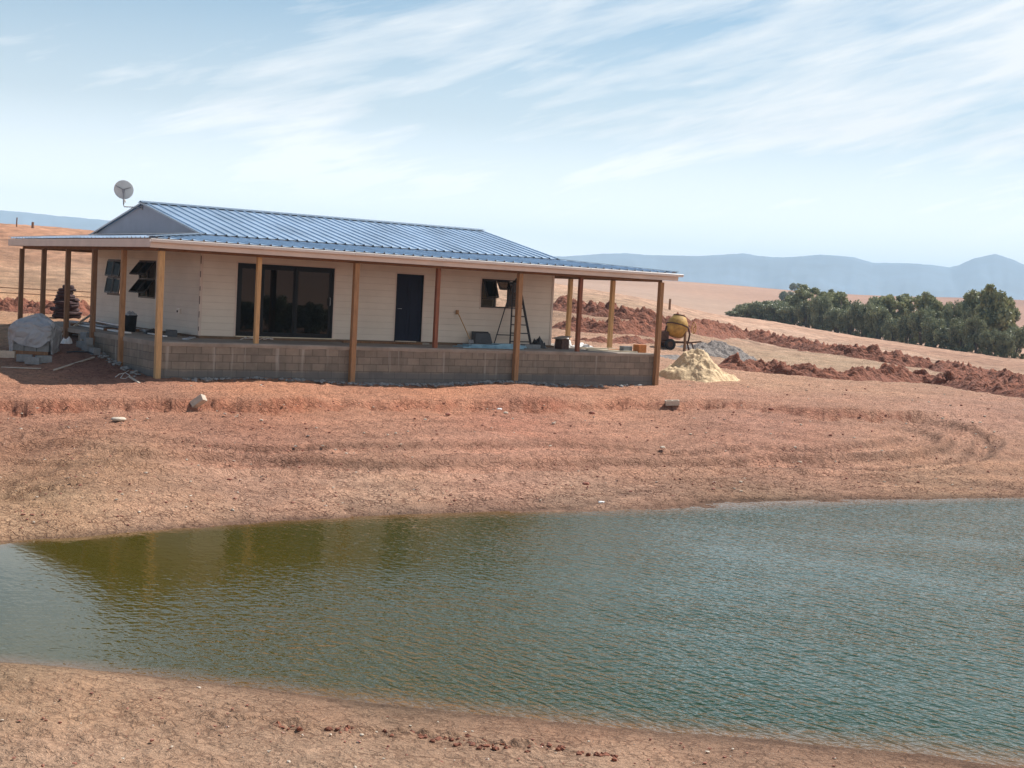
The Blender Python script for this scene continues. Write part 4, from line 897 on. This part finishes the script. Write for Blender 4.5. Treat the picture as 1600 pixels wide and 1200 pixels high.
# plastic wrapped pallet
pq = hit(54, 553); PAL = empty('wrapped_pallet', (pq[0], pq[1], pq[2]), -YAW, 'pallet of blocks under crumpled whitish plastic sheeting left of the veranda', 'wrapped pallet')
PAL.scale = (.80, .80, .92); na_, nb = 96, 40; ths = np.linspace(0, 2*np.pi, na_, endpoint=False); V = []
for j, v in enumerate(np.linspace(0, 1, nb)):
    for th in ths:
        c_, s_ = math.cos(th), math.sin(th); e = .42
        sxq = np.sign(c_)*abs(c_)**e; syq = np.sign(s_)*abs(s_)**e
        if v < .62: k = 1+.04*(1-v); zt = v/.62*.78
        else:
            q2 = (v-.62)/.38; k = math.cos(q2*math.pi/2)**.8; zt = .78+.40*math.sin(q2*math.pi/2)**1.2*(1+.0*c_)
        wr = 1+.17*float(perlin(np.array([math.cos(th)*1.6+4]), np.array([math.sin(th)*1.6+v*2.5]), 7)[0])+.07*float(perlin(np.array([th*9.]), np.array([v*5.]), 8)[0])*(1-v)
        lift = .36 if (s_ < -.1 and -.45 < c_ < .8) else .0
        z = max(zt, lift*(1+.25*math.sin(th*5))) if v < .62 else zt
        x_ = sxq*.74*k*wr; z *= 1+.22*float(perlin(np.array([x_*1.8+3]), np.array([s_*.9+.4]), 9)[0])-.12*abs(x_-.15)
        V.append((x_, syq*.55*k*wr, z+.03*math.sin(5*x_+3*syq)))
ii = np.array([(j*na_+i, j*na_+(i+1) % na_, (j+1)*na_+(i+1) % na_, (j+1)*na_+i) for j in range(nb-1) for i in range(na_)])
npmesh('plastic_cover', V, ii, PLASTW, PAL)
for r_ in range(3):
    for c_ in range(3): MB().box(-.62+c_*.42, -.62+c_*.42+.40, -.45, .42, .10+r_*.21, .10+r_*.21+.20).build('block_stack', CONCG, PAL, bevel=.006)
MB().box(-.6, .6, -.45, .45, .0, .02).box(-.6, .6, -.45, -.35, .02, .098).box(-.6, .6, .35, .45, .02, .098).build('pallet_base', W_DARK, PAL)
for k, (px, py, rz_, lb) in enumerate([(38, 565, .2, 'grey hollow block leaning in front of the wrapped pallet, left one'), (52, 569, -.1, 'grey hollow block on its side in front of the wrapped pallet, middle one'), (68, 567, .5, 'grey block in front of the wrapped pallet, right one'), (12, 559, .1, 'pale topped block at the edge of the shadow left of the wrapped pallet')]):
    block(px, py, rz=rz_-YAW, label=lb, group=G1, m=CONCG if k < 3 else BLOCKTAN)
# dark stack behind the left posts
sq = hit(103, 497); ST = empty('slab_stack', (sq[0], sq[1], sq[2]), -YAW, 'tall tapering stack of dark maroon rough slabs behind the left veranda posts', 'slab stack'); rs = random.Random(5); z = 0
for k in range(10):
    wd3 = (.50, .49, .50, .46, .48, .42, .34, .32, .30, .22)[k]; h3 = (.13, .11, .12, .12, .12, .11, .12, .11, .10, .12)[k]; mb = MB(); pr_ = [(.001, 0), (wd3*.9, 0), (wd3, h3*.3), (wd3*.97, h3*.75), (wd3*.85, h3), (.001, h3)]
    mb.lathe(pr_, 18, Matrix.Translation((rs.uniform(-.07, .07), 0, z)) @ Matrix.Rotation(rs.uniform(0, 6), 4, 'Z') @ Matrix.Scale(rs.uniform(.8, 1.), 4, (0, 1, 0)))
    mb.v = [(a*(1+.06*math.sin(a*23+c*31+k)), b*(1+.06*math.cos(b*19+k*2)), c) for a, b, c in mb.v]; mb.build('slab', STACKM, ST, smooth=False); z += h3*.97
# planks and pieces
def plank(a, b, wd_, th, m, label, group=None, name='plank', cat='plank'):
    a = Vector(a); b = Vector(b); c = (a+b)/2; return tag(MB().beam(a-c, b-c, wd_, th).build(name, m, loc=c), label, cat, group)
G2 = 'loose boards and planks'
plank((1.55, 9.6, 1.06), (.75, 4.9, 1.10), .20, .03, WHTP, 'long white board on top of the pile on the left veranda floor', G2)
plank((1.1, 10.4, .98), (.9, 6.2, 1.00), .22, .03, GREYBD, 'pale grey board in the middle of the pile on the left veranda floor', G2)
plank((.9, 8.9, .93), (.65, 3.9, .93), .2, .04, WHTP, 'lowest whitish board of the pile on the left veranda floor', G2)
plank((1.7, 8.8, .94), (1.75, 5.0, .94), .3, .05, GREYBD, 'grey board lying along the left house wall', G2)
MBb = empty('board_bearers', (1.2, 7.2, D_), 0, 'low dark trestle bearers holding up the boards on the left veranda', 'bearer')
for yy in (-1.6, 1.4): MB().box(-.65, .45, yy-.04, yy+.04, 0, .075).build('bearer', W_DARK, MBb)
plank((1.35, 4.1, .925), (1.15, 2.4, .93), .12, .03, WHTP, 'short white strip of board behind the front left veranda post', G2)
plank((1.85, 2.2, .93), (1.2, 1.1, .925), .16, .03, GREYBD, 'crooked grey board offcut near the front left corner of the veranda', G2)
a = hit(98, 524); b = hit(141, 513); plank((a[0], a[1], a[2]+.04), (b[0], b[1], b[2]+.42), .05, .05, PALEM, 'pale pole leaning on the low left veranda wall', G2, 'pole', 'pole')
a = hit(113, 524.5); b = hit(130, 525); plank((a[0], a[1], a[2]+.03), (b[0], b[1], b[2]+.03), .12, .03, WHTP, 'short white offcut on shaded soil below the leaning pole', G2)
a = hit(84, 580); b = hit(147, 560); plank((a[0], a[1], a[2]+.03), (b[0], b[1], b[2]+.03), .045, .03, BLOCKTAN, 'thin pale lath lying on the shaded soil left of the veranda', G2, 'lath', 'lath')
a = hit(4, 575); b = hit(62, 577); plank((a[0], a[1], a[2]+.02), (b[0], b[1], b[2]+.02), .13, .025, BLOCKTAN, 'pale flat plank at the sunny edge of the house shadow', G2)
a = hit(202, 590.5); b = hit(218, 600); plank((a[0], a[1], a[2]+.03), (b[0], b[1], b[2]+.02), .05, .03, BLOCKTAN, 'short pale stick at the shadow edge in front of the left veranda corner', G2, 'stick', 'stick')
tag(MB().tube([Vector(hit(*p_))+Vector((0, 0, .03+.03*math.sin(i))) for i, p_ in enumerate([(180,591),(186,588),(196,586),(203,589),(196,592),(188,591),(193,585),(201,582)])], .008).build('wire_loop', GUT), 'tangled pale wire on the ground in front of the left veranda corner', 'wire')
tag(MB().tube([Vector(hit(*p_))+Vector((0, 0, .05)) for p_ in [(104,553),(120,552),(138,553),(146,556)]], .02).build('dark_cable', BLKP), 'thin dark cable on shaded soil right of the wrapped pallet', 'cable')
rs = random.Random(9)
def rag(pos, sx, sy, sz, m, name, label, cat, seed=0, rz=0, group=None):
    n_ = 26; g_ = np.linspace(-1, 1, n_); A2, B2 = np.meshgrid(g_, g_); rr = np.maximum(np.abs(A2)**3+np.abs(B2)**3, 0)**(1/3)
    Zr = sz*np.clip(1-rr**3, 0, 1)**.6*(.75+.8*fbm(A2*1.6+seed, B2*1.6, 3, seed+2))+.006; Zr = np.maximum(Zr, .004)
    jx = A2+.18*fbm(A2*2, B2*2+seed, 2, seed+5); jy = B2+.18*fbm(A2*2+seed, B2*2, 2, seed+6)
    V = np.stack([jx*sx/2, jy*sy/2, Zr], -1).reshape(-1, 3); Vb = V.copy(); Vb[:, 2] = 0
    ii = (np.arange(n_-1)[:, None]*n_+np.arange(n_-1)[None]).ravel(); Q_ = np.stack([ii, ii+1, ii+n_+1, ii+n_], 1)
    rim = list(range(n_))+[n_*k+n_-1 for k in range(1, n_)]+[n_*(n_-1)+k for k in range(n_-2, -1, -1)]+[n_*k for k in range(n_-2, 0, -1)]
    Rq = [(rim[i], rim[i]+n_*n_, rim[(i+1) % len(rim)]+n_*n_, rim[(i+1) % len(rim)]) for i in range(len(rim))]
    o = npmesh(name, np.vstack([V, Vb]), np.vstack([Q_, Q_[:, ::-1]+n_*n_, Rq]), m); o.location = tuple(pos); o.rotation_euler = (0, 0, rz); return tag(o, label, cat, group)
q = hit(104, 537); rag(q, .3, .28, .16, WHTP, 'paper_scrap', 'crumpled white scrap on shaded soil right of the wrapped pallet', 'scrap', 3)
# left floor: black bin, dark tub, low grey box
bn = empty('rubbish_bin', (1.28, 5.45, D_), 0, 'black upright bin with a rag hanging over it on the left veranda floor', 'bin')
MB().lathe([(.001, .0), (.15, .0), (.18, .44), (.195, .45), (.195, .48), (.17, .48), (.14, .03), (.001, .03)], 20).build('bin_body', BLKP, bn, smooth=True)
rg = rag((0, 0, .46), .34, .30, .12, GREYBD, 'rag', None, None, 12); rg.parent = bn
block(pos=(1.62, 3.15, D_), sz=(.75, .3, .17), m=GREYP, hollow=False, name='low_box', label='low dark grey box against the house wall behind the front left post', cat='box', rz=R(70))
rag((1.55, 4.3, D_), .8, .5, .12, BLKP, 'black_sheet', 'crumpled black plastic sheet along the left house wall', 'plastic sheet', 15, R(80))
tag(MB().tube([(3.05+.55*t/10+.05*math.sin(t*1.9), 1.6+.14*math.cos(t*1.9), D_+.02+.10*abs(math.sin(t*.95))) for t in range(0, 18)], .012).build('hose', GUT), 'thin white hose coiled on the veranda below the sliding door', 'hose')
plank((6.35, 1.95, D_+.03), (9.0, 1.9, D_+.035), .12, .06, W_DARK, 'long dark plank on the veranda floor in front of the navy door', G2)
plank((8.0, 1.7, D_+.10), (8.75, 1.85, D_+.09), .09, .025, BLOCKTAN, 'short pale strip resting on the long dark plank near the navy door', G2)
# blue sheeting, tub, spade
BS = empty('sheet_stack', (11.0, 1.05, D_), R(2), 'flat stack of light blue plastic wrapped sheets on the veranda floor', 'sheet stack')
for k, (xa, xb, ya, yb, zt) in enumerate([(-1.25, .95, -.35, .25, 0), (-1.05, 1.1, -.30, .35, .035), (-.2, 1.15, -.22, .30, .07), (-.95, -.15, -.2, .25, .07), (.15, .95, -.15, .25, .105)]):
    MB().box(xa, xb, ya, yb, zt, zt+.03).build('blue_sheet', BLUEP, BS, bevel=.006, rot=(0, 0, R((k*37 % 7)-3)))
tb = empty('mixing_tub', (11.38, 2.18, D_), 0, 'dark grey plastic tub standing on edge against the wall below the window', 'tub')
mb = MB(); w1_, w2_ = .37, .30
mb.add([(-w1_, 0, 0), (w1_, 0, 0), (w2_, .13, .42), (-w2_, .13, .42), (-w1_+.04, -.16, .03), (w1_-.04, -.16, .03), (w2_-.02, -.03, .40), (-w2_+.02, -.03, .40)], [(0,1,2,3), (7,6,5,4), (0,4,5,1), (1,5,6,2), (2,6,7,3), (3,7,4,0)])
mb.build('tub_shell', GREYP, tb, bevel=.03); MB().tube([(-w1_, .0, .0), (-w2_, .13, .43), (w2_, .13, .43), (w1_, .0, .0)], .018).build('tub_rim', BLKP, tb)
rag((10.85, 1.6, D_+.02), .9, .35, .08, BLKP, 'black_rag', 'black crumpled rag between the blue sheets and the grey tub', 'rag', 22)
sp = empty('shovel', (10.62, 2.05, D_), 0, 'wooden handled shovel leaning on the wall left of the grey tub', 'shovel')
MB().tube([(.16, -.08, .22), (.05, .12, .62), (-.06, .34, 1.02)], .016).build('handle', W_PALE, sp); MB().box(-.045, .045, -.02, .02, -.03, .10).build('grip', W_MID, sp, loc=(-.07, .345, .98))
MB().add([(.08, -.12, .20), (.26, -.12, .20), (.25, -.20, .01), (.17, -.23, -.0), (.10, -.20, .01)]+[(.08, -.13, .20), (.26, -.13, .20), (.25, -.21, .01), (.17, -.24, -.0), (.10, -.21, .01)], [(0,1,2,3,4), (9,8,7,6,5), (0,5,6,1), (1,6,7,2), (2,7,8,3), (3,8,9,4), (4,9,5,0)]).build('blade', STEEL, sp)
# stepladder
ld = empty('stepladder', (12.35, 1.55, D_), R(4), 'tall dark stepladder with black top cap in front of the right window', 'ladder')
TW, BW, HT = .13, .44, 1.98
for sgn in (-1, 1): MB().beam((sgn*BW, -.1, 0), (sgn*TW, .28, HT), .05, .07).build('rail', ALU, ld)
for k in range(7):
    t = (k+.75)/7.6; w3 = BW+(TW-BW)*t; MB().box(-w3, w3, -.1+.38*t-.04, -.1+.38*t+.04, HT*t-.017, HT*t+.017).build('rung', ALU, ld)
for sgn in (-1, 1): MB().beam((sgn*(BW+.0), .72, 0), (sgn*TW, .34, HT-.08), .022, .03).build('rear_leg', ALU, ld)
MB().box(-.4, .4, .64, .66, .35, .38).build('brace', ALU, ld); MB().box(-.16, .16, .2, .42, HT, HT+.05).build('top_cap', BLKP, ld, bevel=.01)
rag((.05, .3, HT+.05), .3, .2, .12, BLKP, 'tool_cloth', None, None, 31).parent = ld
block(pos=(12.55, 1.2, D_), sz=(.6, .25, .13), m=CONCG, hollow=False, name='mortar_board', label='low grey block between the feet of the stepladder', cat='block')
rag((13.25, 1.75, D_), .5, .4, .30, BLKP, 'black_bag', 'crumpled black bag on the floor right of the stepladder', 'bag', 41)
bx2 = empty('nail_box', (14.0, 1.5, D_), R(10), 'small dark brown box with a tilted lid near the right house corner', 'box'); MB().box(-.17, .17, -.15, .15, 0, .33).build('box_body', RUST, bx2, bevel=.006); MB().box(-.27, .22, -.2, .2, 0, .025).build('lid', CONC, bx2, loc=(0, 0, .36), rot=(0, R(-9), 0))
# sunlit right end
plank((14.75, 1.15, D_+.02), (16.2, .42, D_+.02), .35, .05, CREAMB, 'wide cream board in sunlight at the right end of the veranda', G2)
plank((15.3, 2.2, D_+.02), (16.45, 1.8, D_+.03), .2, .05, CREAMB, 'narrow cream board behind the wide one on the sunlit veranda end', G2)
plank((15.5, 1.0, D_+.06), (16.0, .9, D_+.05), .10, .03, ORANGE, 'short orange tinted offcut on the sunlit veranda end', G2)
for k, (x, y, sx, sz, sd_, lb) in enumerate([(14.75, 4.3, .5, .35, 51, 'white sack slumped against the right house corner'), (15.25, 3.2, .6, .22, 53, 'flattened white sack between the two back right posts'), (15.75, 3.6, .45, .28, 55, 'small rumpled white sack left of the middle right post'), (15.6, 2.5, .8, .14, 57, 'spread white plastic sheet on the sunlit veranda end')]):
    rag((x, y, D_), sx, sx*.8, sz, WHTP, 'cement_sack' if k < 3 else 'white_sheet', lb, 'sack' if k < 3 else 'plastic sheet', sd_, k*.7, 'white sacks on the right veranda')
block(pos=(15.9, .60, D_), rz=R(4), label='single grey block on the sunlit veranda edge left of the orange one', group=G1, hollow=False)
block(pos=(16.33, .42, D_), rz=R(3), sz=(.33, .28, .26), m=ORANGE, label='orange box on the veranda edge beside the end post', name='orange_box', cat='box', hollow=False)
rag((16.2, 6.0, D_), .8, .6, .35, WHTP, 'cement_sack', 'white sack farthest back on the right veranda floor', 'sack', 61, 1.0, 'white sacks on the right veranda')

# ------------------------------------------------------------ rubble along the front wall, clods, pebbles
def scatter(name, pts, m, label, cat, seed, flat=.6):
    rg_ = np.random.default_rng(seed); bm = bmesh.new(); bmesh.ops.create_icosphere(bm, subdivisions=1, radius=1)
    bv = np.array([v.co[:] for v in bm.verts]); bf = np.array([[v.index for v in f.verts] for f in bm.faces]); bm.free()
    VV, FF = [], []
    for i, (x, y, z, s_) in enumerate(pts):
        v = bv*(1+rg_.uniform(-.35, .35, (len(bv), 1)))*s_*np.array([rg_.uniform(.7, 1.5), rg_.uniform(.7, 1.3), flat*rg_.uniform(.7, 1.2)])
        a = rg_.uniform(0, 6.28); c_, s2_ = math.cos(a), math.sin(a); v = v @ np.array([[c_, s2_, 0], [-s2_, c_, 0], [0, 0, 1]])
        VV.append(v+np.array([x, y, z])); FF.append(bf+i*len(bv))
    o = npmesh(name, np.vstack(VV), np.vstack(FF), m, smooth=False); return tag(o, label, cat, kind='stuff')
def gnear(px, py): return hit(px, py)
pts = []
for i in range(420):
    xx = rng.uniform(.6, 15.8) if i % 3 else rng.uniform(5.5, 12.5); yy = -.16-abs(rng.normal(0, .22)); pts.append((xx, yy, hz(xx, yy)+.03, rng.uniform(.02, .075)))
for i in range(40):
    yy = rng.uniform(.0, 3.6); xx = -.15-abs(rng.normal(0, .15)); pts.append((xx, yy, hz(xx, yy)+.03, rng.uniform(.02, .08)))
scatter('mortar_rubble', pts, RUBM, 'strip of grey mortar rubble and debris along the foot of the veranda wall', 'rubble', 5)
pts = []
for i in range(2600):
    px = rng.uniform(-40, 1640); py = 600+(rng.random()**1.1)*230 if i % 5 else rng.uniform(1075, 1215)
    q = hit(px, py, 9, 60)
    if q[2] < WZ+.06: continue
    pts.append((q[0], q[1], q[2]+.01, rng.uniform(.008, .03)*(1.25 if i % 17 == 0 else 1)*(np.hypot(q[0]-CAM[0], q[1]-CAM[1])/24)**.7))
scatter('pebbles', pts[::2], ROCKM, 'scattered small reddish clods and stones on the pond banks', 'pebbles', 6)
scatter('pebbles', pts[1::5], PALEM, 'scattered small pale stones on the pond banks', 'pebbles', 7)
pts = []
for (a_, b_, c_) in ((430,470,1137),(505,560,1141),(600,650,1146),(655,700,1155),(690,760,1156),(710,800,1166),(820,880,1168),(900,960,1180)):
    for i in range(16):
        px = rng.uniform(a_, b_); q = hit(px, c_+rng.normal(0, 2.5)+(px-a_)*.06, 9, 30); pts.append((q[0], q[1], q[2]+.012, rng.uniform(.010, .032)))
scatter('soil_clods', pts, BERMM, 'line of dark red soil clods along the near bank of the pond', 'soil clods', 8, .8)
for (px, py, s_, m_, lb) in ((1168, 1147, .05, ROCKM, 'dark red stone at the near waterline right of centre'), (915, 757, .07, ROCKM, 'brownish red stone on the far bank above the water, centre right'), (940, 786, .055, WHTP, 'white scrap lying at the far waterline near the middle'), (780, 640, .055, WHTP, 'flat whitish scrap on the soil just below the cut edge'), (790, 646, .06, PALEM, 'small pale stone right of the flat whitish scrap'), (925, 646, .07, ROCKM, 'reddish brick fragment below the right part of the cut edge'), (1035, 700, .06, PALEM, 'pale stone beside the dark hollow in the soil'), (700, 648, .07, ROCKM, 'reddish lump on the soil below the middle of the veranda'), (865, 662, .05, PALEM, 'tiny pale stone in the soil halfway down the bank'), (244, 681, .05, PALEM, 'tiny pale chip above the wheel tracks on the left'), (1205, 640, .08, ROCKM, 'lumpy red clod on the right end of the cut edge')):
    q = hit(px, py, 8, 60); v = [(math.sin(i*2.4)*math.sqrt(1-(1-2*(i+.5)/20)**2), math.cos(i*2.4)*math.sqrt(1-(1-2*(i+.5)/20)**2), (1-2*(i+.5)/20)) for i in range(20)]
    bm = bmesh.new(); rs = random.Random(px)
    for a_ in v: k = s_*rs.uniform(.75, 1.2); bm.verts.new((a_[0]*k*1.3, a_[1]*k, a_[2]*k*.55))
    bmesh.ops.convex_hull(bm, input=bm.verts); me = bpy.data.meshes.new('stone'); bm.to_mesh(me); bm.free(); me.materials.append(m_)
    o = bpy.data.objects.new('stone' if m_ is not WHTP else 'scrap', me); col.objects.link(o); o.location = (q[0], q[1], q[2]+s_*.25); tag(o, lb, 'stone' if m_ is not WHTP else 'scrap')

# ------------------------------------------------------------ fences
def fpost(px, py, hpx, label, r=.05, name='fence_post'):
    q = hit(px, py, 20, 400); d = (q-CAM) @ _f; h_ = hpx/F*d
    o = MB().tube([(0, 0, -.2), (0, 0, h_*.6), (h_*.02, 0, h_)], [r, r*.95, r*.9], 8).build('fence_post', W_DARK, loc=q); tag(o, label, 'fence post'); return o
fpost(1046, 485, 18, 'lone dark fence post in the field above the yellow mixer', .10)
fpost(26, 354, 14, 'thin grey fence post on the left hill crest, nearer the picture edge', .06); fpost(51, 356, 9, 'short dark fence post on the left hill crest', .12)
wf = empty('wire_fence', tuple(hit(60, 470)), 0, 'old two strand wire fence crossing the field behind the left veranda posts', 'fence'); o0 = Vector(hit(60, 470))
for dy in (0, 8):
    P_ = [Vector(at(px, 447+dy+(px+40)*.052, 58))-o0 for px in range(-60, 321, 40)]
    MB().tube(P_, .018, 6).build('wire', W_DARK, wf)
for px in (-52, 155, 300):
    b_ = Vector(at(px, 447+(px+40)*.052, 58)); g_ = hz(b_.x, b_.y); MB().tube([(b_.x-o0.x, b_.y-o0.y, g_-.3-o0.z), (b_.x-o0.x, b_.y-o0.y, b_.z+.05-o0.z)], .05).build('post', W_DARK, wf)

# ------------------------------------------------------------ trees
def crown_mesh(name, clumps, nleaf, ls, seed, mat_):
    rg_ = np.random.default_rng(seed); Vs = []
    for (cx, cy, cz_, r) in clumps:
        k = int(nleaf*(r**2)); dirs = rg_.normal(size=(k, 3)); dirs /= np.linalg.norm(dirs, axis=1, keepdims=True)
        rad = r*(rg_.random((k, 1))**.45); c = np.array([cx, cy, cz_])+dirs*rad*np.array([1.1, 1.1, .85])
        a = rg_.normal(size=(k, 3)); a /= np.linalg.norm(a, axis=1, keepdims=True); b = np.cross(a, dirs+rg_.normal(size=(k, 3))*.5); b /= np.linalg.norm(b, axis=1, keepdims=True)+1e-6
        s_ = ls*rg_.uniform(.6, 1.4, (k, 1)); Vs.append(np.stack([c-a*s_, c-b*s_*.5, c+a*s_, c+b*s_*.5], 1).reshape(-1, 3))
    V = np.vstack(Vs); Q_ = np.arange(len(V)).reshape(-1, 4); me_o = npmesh(name, V, Q_, mat_, smooth=False); return me_o
def make_tree(seed, h, wd_, kind, name):
    rs = random.Random(seed); root = empty(name)
    clumps = []; trunk = MB(); tb_ = h*.035+.05
    lean = rs.uniform(-.06, .06)*h
    nst = 3 if kind == 'tall' else 4
    for t_ in range(nst):
        a = rs.uniform(0, 6.28); tipx = math.cos(a)*wd_*.28+lean; tipy = math.sin(a)*wd_*.28; th_ = h*rs.uniform(.72, .9)
        trunk.tube([(math.cos(a)*.1, math.sin(a)*.1, -.3), (tipx*.3, tipy*.3, th_*.35), (tipx*.7, tipy*.7, th_*.7), (tipx, tipy, th_)], [tb_, tb_*.75, tb_*.45, tb_*.15], 7)
        clumps.append((tipx, tipy, th_, wd_*rs.uniform(.17, .24)))
        for b_ in range(3):
            f_ = rs.uniform(.3, .8); a2 = a+rs.uniform(-1.5, 1.5); ex = tipx*f_+math.cos(a2)*wd_*.3; ey = tipy*f_+math.sin(a2)*wd_*.3; ez = th_*f_+h*.1
            trunk.tube([(tipx*f_*.8, tipy*f_*.8, th_*f_), (ex, ey, ez)], [tb_*.35, tb_*.1], 5); clumps.append((ex, ey, ez, wd_*rs.uniform(.15, .24)))
    nc = 22
    for i in range(nc):
        z_ = h*rs.uniform(.03, .86); e = math.sqrt(max(.05, 1-((z_/h-.42)/.62)**2)); a = rs.uniform(0, 6.28); r_ = wd_*.5*e*rs.uniform(.4, .92); clumps.append((math.cos(a)*r_+lean*z_/h, math.sin(a)*r_, z_, wd_*rs.uniform(.09, .155)))
    if kind == 'tall':
        for i in range(4): a = rs.uniform(0, 6.28); clumps.append((lean+math.cos(a)*wd_*.2, math.sin(a)*wd_*.2, h*rs.uniform(.86, .98), wd_*rs.uniform(.09, .14)))
    trunk.build('trunk', BARK, root, smooth=True)
    c = crown_mesh('crown', clumps, 300, h*.024+.06, seed, LEAF if kind == 'tall' else LEAFB); c.parent = root
    return root
protos = {('tall', k): make_tree(100+k, 8, 5.2, 'tall', 'gum_tree') for k in range(4)}; protos.update({('bush', k): make_tree(200+k, 5, 5.4, 'bush', 'bushy_tree') for k in range(4)})
used = set()
def place_tree(kind, k, px, ytop, wpx, d, label, group):
    ybase = 495+(px-1140)*.148; q = at(px, 480, d); zb = hz(q[0], q[1])-.1
    ztop = at(px, ytop, d)[2]; h = ztop-zb; pr_ = protos[(kind, k)]; h0, w0 = (8, 5.2) if kind == 'tall' else (5, 5.4)
    if (kind, k) in used: o = copy_tree(pr_)
    else: o = pr_; used.add((kind, k))
    o.location = (q[0], q[1], zb); o.scale = (wpx/F*d/w0,)*2+(h/h0,); o.rotation_euler = (0, 0, rng.uniform(0, 6.28)); return tag(o, label, 'tree', group)
ORD = 'first second third fourth fifth sixth seventh eighth ninth tenth eleventh twelfth thirteenth fourteenth fifteenth sixteenth seventeenth eighteenth nineteenth twentieth twenty-first'.split()
dd_of = lambda px: 250-(px-1140)*.19
tops = [(1146,488,20),(1160,482,26),(1177,476,32),(1206,471,40),(1225,473,30),(1241,463,34),(1266,449,40),(1290,455,38),(1311,457,36),(1334,474,28),(1353,478,30),(1376,463,40),(1400,462,40),(1428,463,42),(1455,461,40),(1474,476,28),(1494,474,32),(1519,456,44),(1548,450,50),(1570,464,34),(1590,512,34)]
for i, (px, yt, wd_) in enumerate(tops):
    tall = yt < 470
    lb = ('tall gum tree' if tall else 'low rounded gum tree')+f', {ORD[i]} crown from the grove\'s left end'
    place_tree('tall' if tall else 'bush', i % 4, px, yt-2, wd_*1.15, dd_of(px)+(8 if i % 2 else 2), lb, 'gum trees of the grove in the valley')
k = 0
for i, px in enumerate([1168, 1190, 1215, 1238, 1262, 1285, 1308, 1330, 1352, 1375, 1398, 1420, 1443, 1465, 1487, 1508, 1530, 1552, 1574]):
    yb_ = 495+(px-1140)*.148; hh = 22+min(1, (px-1150)/150)*(26+12*math.sin(i*1.7)); place_tree('bush', (i*3+1) % 4, px, yb_-hh, 36+6*math.sin(i), dd_of(px)-5, f'bushy tree with low foliage, {ORD[i]} from the left in the grove\'s front row', 'bushy trees along the front of the grove')
for (px, yt, wd_, d, lb) in ((1228,451,20,520,'round hazy tree in the far field left of the grove, lower of a pair'),(1241,444,16,640,'tiny hazy tree on the far skyline left of the grove, upper of a pair'),(1416,458,6,690,'tiny lone tree on the far skyline above the middle of the grove')):
    q = at(px, 470, d); zb = hz(q[0], q[1])-.2; ztop = zb+wd_*.85/F*d; o = copy_tree(protos[('bush', 2)]); o.location = (q[0], q[1], zb); o.scale = (wd_/F*d/5.4,)*2+((ztop-zb)/5,); tag(o, lb, 'tree', 'far trees')

# trees on the bank opposite the house (they show as dark shapes in the sliding door)
for k, (px, wpx) in enumerate([(388, 30), (396, 24), (437, 40), (448, 22), (466, 26), (481, 34), (497, 30), (508, 22)]):
    q = at(px, 480, 105+6*math.sin(k*2.1)); x_, y_ = q[0], 2*V_-q[1]; o = copy_tree(protos[('bush', k % 4)]); o.location = (x_, y_, hz(x_, y_)-.1); w_k = wpx/F*105
    o.scale = (w_k/5.4*1.3,)*2+(w_k/5*1.5,); tag(o, f'dark bush across the pond mirrored in the sliding door glass, {ORD[k]} from the left', 'tree', 'bushes on the opposite bank')
